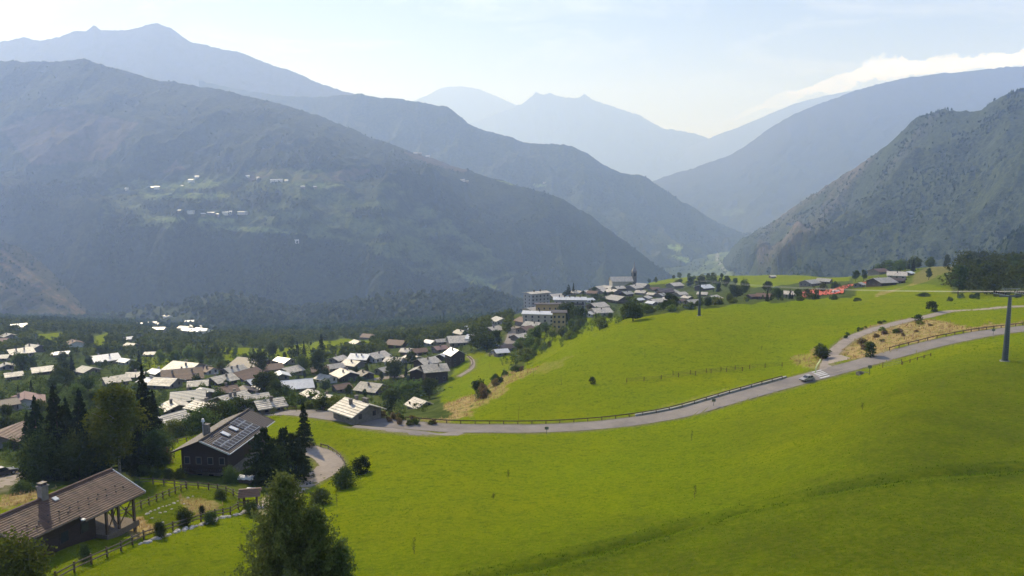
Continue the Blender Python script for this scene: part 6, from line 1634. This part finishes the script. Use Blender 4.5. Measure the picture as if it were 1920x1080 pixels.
def head(t, H, span, sc, twin):
    """cross-arm with a train of pulley wheels at each end"""
    a = -side_d * span / 2; b = side_d * span / 2
    MB().bar(np.array([0, 0, H + .1]) + a, np.array([0, 0, H + .1]) + b, .28 * sc, .3 * sc).build('cross_arm', MT['greensteel'], t)
    tops = []
    for e in (a, b):
        c = e + np.array([0, 0, H + .55 * sc])
        sb = MB().bar(c - ropes_dir * 1.5 * sc, c + ropes_dir * 1.5 * sc, .1, .2 * sc); sb.bar(c * [1, 1, 0] + [0, 0, H + .2], c, .2 * sc, .2 * sc)
        so_ = sb.build('sheave_frame', MT['steel'], t)
        for k in range(6):
            w0 = c + ropes_dir * (-1.35 + k * .54) * sc + np.array([0, 0, .22 * sc])
            MB().tube(w0 - side_d * .06, w0 + side_d * .06, .21 * sc, n=10).build('sheave', MT['rubber'], so_)
        MB().bar(c - ropes_dir * 1.6 * sc + side_d * .45 - [0, 0, .15], c + ropes_dir * 1.6 * sc + side_d * .45 - [0, 0, .15], .35, .04).build('walkway', MT['steel'], t)
        tops.append(c + np.array([0, 0, .46 * sc]))
    if twin:
        MB().bar(a * .9 + [0, 0, H + 1.5], b * .9 + [0, 0, H + 1.5], .1, .1).build('upper_bar', MT['steel'], t)
        for s_ in (-.8, .8): MB().tube(b * s_ * .5 + [0, 0, H + .2], b * s_ * .8 + [0, 0, H + 1.5], .05, n=5).build('strut', MT['steel'], t)
    return tops
tpA = head(tA, HA, 3.6, .9, False); tpB = head(tB, HB, 4.6, 1.0, True)
def cable(p, q, label, sag, r=.022):
    n = 30; mb = MB(); pts = [p + (q - p) * i / n - np.array([0, 0, sag * 4 * (i / n) * (1 - i / n)]) for i in range(n + 1)]
    for i in range(n): mb.tube(pts[i], pts[i + 1], r, n=5, caps=False)
    o = mb.build('lift_cable', MT['cable']); tag(o, label, 'cable', None)
names = ('uphill', 'valley')
for k in range(2):
    a = qA + tpA[k]; b = qB + tpB[k]
    cable(a, b, ('farther' if k else 'nearer') + ' steel haul rope strung between the two lift pylons', 1.2)
    far = a - ropes_dir * 150 + np.array([0, 0, -26.0 - 3 * k]); cable(a, far, ('farther' if k else 'nearer') + ' steel haul rope running down from the crest pylon to the village', 3)
    far = b + ropes_dir * 90 + np.array([0, 0, 14.0]); cable(b, far, ('farther' if k else 'nearer') + ' steel haul rope leaving the big pylon uphill', 1)

# ------------------------------------------------------------------ cars
def car(loc, rz, paint, label, s=1.0, parts=True, dz=0.0, hatch=False):
    t = thing('car' if parts else 'parked_car', label, 'car', (loc[0], loc[1], loc[2] + dz), rz)
    t.scale = (s, s, s)
    # body profile along x (front = +x)
    prof = [(-2.1, .35), (-2.12, .62), (-2.05, .86), (-1.35, .92), (1.0, .9), (1.75, .76), (2.1, .62), (2.14, .35)]
    mb = MB(); hw = .86; n = len(prof)
    ys = [(-hw, 0), (-hw * .97, .02), (hw * .97, .02), (hw, 0)]
    L_ = [(x, -hw, z) for x, z in prof] + [(x, hw, z) for x, z in prof]
    f = [(i, i + 1, n + i + 1, n + i) for i in range(n - 1)] + [tuple(range(n))[::-1], tuple(range(n, 2 * n)), (0, n, 2 * n - 1, n - 1)]
    mb.add(L_, f); body = mb.build('body', MT[paint], t)
    bt = [(-1.75, .905), (.95, .905), (.25, 1.42), (-1.25, 1.44)] if not hatch else [(-2.0, .905), (.95, .905), (.3, 1.45), (-1.7, 1.46)]
    b0 = [(bt[0][0], -.80, .905), (bt[1][0], -.80, .905), (bt[1][0], .80, .905), (bt[0][0], .80, .905)]; b1 = [(bt[3][0], -.62, bt[3][1]), (bt[2][0], -.62, bt[2][1]), (bt[2][0], .62, bt[2][1]), (bt[3][0], .62, bt[3][1])]
    MB().hexa(b0, b1).build('window_glass', MT['glass'], t)
    MB().hexa([(v[0] + (.06 if v[0] < 0 else -.05), v[1] * .99, v[2] + .003) for v in b1], [(v[0] + (.14 if v[0] < 0 else -.12), v[1] * .93, v[2] + .05) for v in b1]).build('roof', MT[paint], t)
    if parts:
        pl = MB()
        for sy in (-1, 1):
            for a_, b_ in (((bt[0][0], .8, .905), (bt[3][0], .62, bt[3][1])), ((-.45, .8, .905), (-.5, .62, 1.43)), ((bt[1][0], .8, .905), (bt[2][0], .62, bt[2][1]))):
                pl.bar((a_[0], sy * (a_[1] + .01), a_[2]), (b_[0], sy * (b_[1] + .012), b_[2]), .05, .07)
        pl.build('pillar', MT[paint], t, kind='stuff')
    for sx in (-1.3, 1.32):
        for sy in (-1, 1):
            wh = MB().tube((sx, sy * .90, .32), (sx, sy * .68, .32), .33, n=14).build('wheel', MT['rubber'], t)
            MB().tube((sx, sy * .915, .32), (sx, sy * .90, .32), .19, n=10).build('rim', MT['alu'], wh)
    for sy in (-1, 1):
        MB().box(2.0, 2.13, sy * .72 - .16, sy * .72 + .16, .56, .70).build('headlight', MT['lamp'], t)
        MB().box(-2.15, -2.05, sy * .72 - .13, sy * .72 + .13, .66, .84).build('tail_light', MT['red'], t)
        MB().box(.62, .78, sy * .93 - .09, sy * .93 + .09, .92, 1.05).build('mirror', MT[paint], t)
    MB().box(2.10, 2.18, -.8, .8, .30, .50).build('bumper', MT['rubber'], t)
    MB().box(2.12, 2.165, -.26, .26, .38, .49).build('number_plate', MT['tarp'], t)
    return t
k = int(np.argmin([abs(proj(*p)[0] - 1504) for p in mainl])); cpos = off_line(mainl, -side * 1.55)[k]
cd = mainl[k + 3] - mainl[k - 3]; ang = math.atan2(cd[1], cd[0])
if math.cos(ang) > 0: ang += math.pi
car(cpos, ang, 'carpaint', 'silver-grey saloon car driving off the zebra crossing', 0.86, dz=.08)
for px, py, rz, pnt, s_, lb in ((958, 634, 75, 'cardark', 1, 'dark car parked in the middle of the village street'), (931, 651, 10, 'carblue', 1, 'blue car parked by dark trees left of the village street'),
        (1050, 613, 20, 'carblue', 1, 'bluish car parked near the pale roofs behind the crest hedge'), (1117, 552, 0, 'carwhite', 1.0, 'white car in the upper village lane'), (738, 706, 5, 'cardark', 1, 'dark car parked in the yard before the white walled house'),
        (832, 706, 20, 'cardark', 1, 'dark car beside the tall timber house'), (4, 893, 60, 'cardark', 1, 'dark car on the garden lane at the left edge')):
    q = hit(px, py, y0=90); car(q, R(rz), pnt, lb, s_, False, .1, True)
# pale round sheds / tents behind the crest hedge
for px, py, w_, lb in ((1058, 608, 5, 'pale rounded tarpaulin roof behind the crest hedge, left of a smaller one'), (1089, 606, 3.6, 'smaller pale rounded tarpaulin roof behind the crest hedge')):
    q = hit(px, py + 3, y0=250); tn = thing('tarpaulin_shelter', lb, 'shelter', tuple(q)); mb = MB(); vs = []
    for i in range(7):
        a = math.pi * i / 6
        for x in (-w_ / 2, 0, w_ / 2): vs.append((x, -math.cos(a) * w_ * .42, 1.2 + math.sin(a) * w_ * .32 * (1 if x == 0 else .8)))
    mb.add(vs, [(i * 3 + k_, i * 3 + k_ + 1, (i + 1) * 3 + k_ + 1, (i + 1) * 3 + k_) for i in range(6) for k_ in range(2)]); mb.build('canopy', MT['white'], tn)
    MB().box(-w_ / 2, w_ / 2, -w_ * .4, w_ * .4, -1.5, 1.2).build('side_wall', MT['render'], tn)

# ------------------------------------------------------------------ orange netting on the far slope
def netting(poly, label, hgt, seed):
    rs = random.Random(seed); pp = hits(poly, 300); c = pp.mean(axis=0)
    t = thing('safety_netting', label, 'netting', tuple(c)); nrow = 5
    top, bot = pp[:len(pp) // 2], pp[len(pp) // 2:][::-1]
    n = 36; vs = []
    for i in range(n + 1):
        u = i / n * (len(top) - 1.001); k = int(u); a = top[k] + (top[k + 1] - top[k]) * (u - k)
        u = i / n * (len(bot) - 1.001); k = int(u); b = bot[k] + (bot[k + 1] - bot[k]) * (u - k)
        for j in range(nrow + 1):
            p = a + (b - a) * j / nrow; p = np.array([p[0], p[1], float(ground(p[0], p[1]))]); p[2] += .15 + hgt * abs(math.sin(i * 1.3 + j * 1.7 + rs.uniform(-.5, .5))) * rs.uniform(.2, 1); vs.append(p - c)
    MB().add(vs, [(i * (nrow + 1) + j, (i + 1) * (nrow + 1) + j, (i + 1) * (nrow + 1) + j + 1, i * (nrow + 1) + j + 1) for i in range(n) for j in range(nrow)]).build('net_sheet', MT['orange'], t, smooth=False)
    for i in range(0, n + 1, 3):
        v = vs[i * (nrow + 1)]; MB().tube((v[0], v[1], v[2] - 1.0), (v[0], v[1], v[2] + .9), .06, n=5).build('stake', MT['orange'], t)
netting("1504,548 1530,544 1552,545 1582,540 1582,551 1552,553 1530,556 1504,559", 'crumpled heap of red-orange plastic netting on the meadow edge', 1.2, 1)
netting("1568,541 1585,536 1600,533 1600,536 1588,541 1572,545", 'narrow strip of orange netting climbing towards the little grey shed', .7, 2)
netting("1617,530 1630,529 1645,530 1645,534 1630,535 1617,534", 'short orange net roll before the low dark grey barn', .8, 3)
q = hit(1568, 549, y0=300); tp_ = MB(); tp_.hexa([(-3, -1, 0), (3, -1.2, 0), (3.2, 1, 0), (-2.8, 1.2, 0)], [(-2, -.5, 1.5), (1.6, -.7, 1.2), (1.9, .6, 1.3), (-1.8, .8, 1.6)])
o = tp_.build('covered_pile', MT['tarp']); o.location = q; tag(o, 'white covered pile lying in the orange netting', 'covered pile')
# leaning pale pole with a yellow band near the crossing
pts = [hit(1529, 700, y0=130) + [0, 0, .1]]; b0 = pts[0]
hose = MB(); pr = [b0, b0 + [.1, .2, 1.1], b0 + [.5, .5, 1.9], b0 + [1.2, .9, 2.6], b0 + [1.5, 1.1, 3.1]]
lp = thing('leaning_marker', 'pale yellow bent marker strip rising beside the zebra crossing', 'marker', tuple(b0))
for i in range(4): MB().bar(pr[i] - b0, pr[i + 1] - b0, .3, .22).build('strip', MT['yellowish'], lp)
# small road signs and snow poles at the near verge
def sign(px, py, hpx, label, kind):
    q = hit(px, py, y0=90); h = hpx * q[1] / F; t = thing('road_sign' if kind else 'marker_post', label, 'sign' if kind else 'post', tuple(q))
    MB().tube((0, 0, -.4), (0, 0, h), .045, n=6).build('post', MT['greensteel'], t)
    if kind: MB().box(-.42, .42, -.08, -.05, h - .62, h - .02).build('sign_plate', MT['steel'], t)
    return t
sign(1630, 703, 19, 'small dark backed sign on a post at the near verge right of the crossing', 1)
sign(1338, 762, 15, 'small sign on a post at the near verge below the long guard rail', 1)
sign(1025, 814, 15, 'small sign on a post at the near verge in the middle of the road bend', 1)
sign(1862, 628, 12, 'small post beside the road left of the big pylon', 1)
q = hit(1612, 703, y0=120); cb = thing('roadside_box', 'dark open-sided concrete box on the near verge', 'box', tuple(q), R(25))
MB().box(-.7, .7, -.5, .5, 0, .08).box(-.7, -.6, -.5, .5, .083, .75).box(.6, .7, -.5, .5, .083, .75).box(-.6, .6, .42, .5, .083, .75).build('shell', MT['stone'], cb)
MB().bar((.75, -.1, .72), (2.9, -.9, .3), .14, .12).build('ramp_edge', MT['concrete'], cb)
# thin stakes and young trees on the meadows
def sapling(px, py, hpx, label, leafy=True):
    q = hit(px, py, y0=50); h = hpx * q[1] / F; t = thing('sapling', label, 'sapling', tuple(q)); rs = random.Random(px)
    p = np.array([0, 0, -.2]); mb = MB()
    for i in range(4):
        n_ = np.array([rs.uniform(-.05, .05) * h, rs.uniform(-.03, .03) * h, h * (i + 1) / 4]); mb.tube(p, n_, .035 * (1 - i * .2), .035 * (.8 - i * .2), 5, caps=False); p = n_
    for i in range(7):
        z = h * rs.uniform(.3, .95); a = rs.uniform(0, 6.28); mb.tube((0, 0, z), (math.cos(a) * .22, math.sin(a) * .22, z + .25), .012, .004, 4, caps=False)
    mb.build('stem', MT['bark'], t)
    if leafy:
        r2 = np.random.default_rng(px); C = np.stack([.13 * r2.normal(size=70), .13 * r2.normal(size=70), h * r2.uniform(.25, 1, 70)], 1); V, Fc = leaf_quads(C, .07, r2); link('leaves', mesh_np('leaves', V, Fc, [LF['darkleaf']]), t)
for a_ in ((632, 950, 44, 'thin young tree on the meadow below the driveway'), (777, 1038, 34, 'thin young tree alone in the lowest part of the near meadow'), (953, 897, 18, 'thin young tree in the middle of the near meadow'), (1303, 934, 26, 'thin bare sapling above the dark mown edge'),
           (1297, 826, 20, 'thin sapling just below the road'), (973, 788, 34, 'tall thin stake just above the road'), (1052, 722, 22, 'thin pole with crossbar on the upper meadow'), (1617, 768, 14, 'tiny sapling below the car'),
           (1428, 657, 12, 'tiny dark stake left of the side track'), (1209, 672, 12, 'tiny stake on the upper meadow under the crest'), (925, 935, 10, 'tiny tuft stake left of the middle sapling'), (1000, 706, 12, 'small stake near the bank scrub'), (918, 690, 12, 'small stake in the sloping field')):
    sapling(*a_, leafy=('young' in a_[3] or 'sapling' in a_[3]))
# small lone weed clumps here and there on the meadow
rs = np.random.default_rng(5)
def blades(name, poly, n, hh, m, seed, ya, yb, near_bias=True, lean=.35, w=.035, amask=None):
    """grass standing up off the ground: thin bent blades gathered in tufts, one object"""
    rs = np.random.default_rng(seed); a = rs.uniform(-.80, .80, n * 2); y = np.exp(rs.uniform(math.log(ya), math.log(yb), n * 2)); x = a * y
    z = ground(x, y); X, Y = proj(x, y, z); ok = (ground0(x, y, wood) < .3) & (ground0(x, y, road_d) > .25) & (X > -40) & (X < 1960) & (Y < 1120)
    if amask is not None: ok &= ground0(x, y, amask) > .3
    else: ok &= ground0(x, y, dry) < .5
    if poly: ok &= inpoly(X, Y, PX(poly))
    x, y, z = x[ok][:n], y[ok][:n], z[ok][:n]; n = len(x); k = 3
    V = []
    sc = (y / 80) ** .75
    for b in range(k):
        t = rs.uniform(0, 6.28, n); h = hh * rs.uniform(.5, 1.3, n) * np.clip(sc, .6, 2.2) ** .5; ww = w * np.clip(sc, .7, 4)
        dx, dy = np.cos(t), np.sin(t); ox, oy = rs.normal(size=n) * .12 * sc, rs.normal(size=n) * .12 * sc; l = rs.uniform(.1, lean + .2, n) * h
        q0 = np.stack([x + ox - dy * ww, y + oy + dx * ww, z - .03], 1); q1 = np.stack([x + ox + dy * ww, y + oy - dx * ww, z - .03], 1); q2 = np.stack([x + ox + dx * l, y + oy + dy * l, z + h], 1)
        V.append(np.stack([q0, q1, q2], 1))
    V = np.concatenate(V).reshape(-1, 3); print(name, len(V) // 3)
    link(name, mesh_np(name, V, np.arange(len(V)).reshape(-1, 3), [LF[m]]), kind='stuff')
blades('grass', None, 50000, .11, 'grass', 1, 40, 330)
blades('dry_grass', None, 25000, .45, 'straw', 2, 60, 330, w=.05, amask=dry)
blades('lush_grass', None, 12000, .16, 'darkgrass', 3, 45, 160, w=.05, amask=lush)
tot = sum(len(o.data.polygons) * 2 if o.type == 'MESH' else 0 for o in scene.objects); uniq = sum(sum(p.loop_total - 2 for p in m.polygons) if len(m.polygons) < 3000 else len(m.polygons) * (2 if m.polygons[0].loop_total == 4 else 1) for m in bpy.data.meshes)
print('tris unique', uniq)
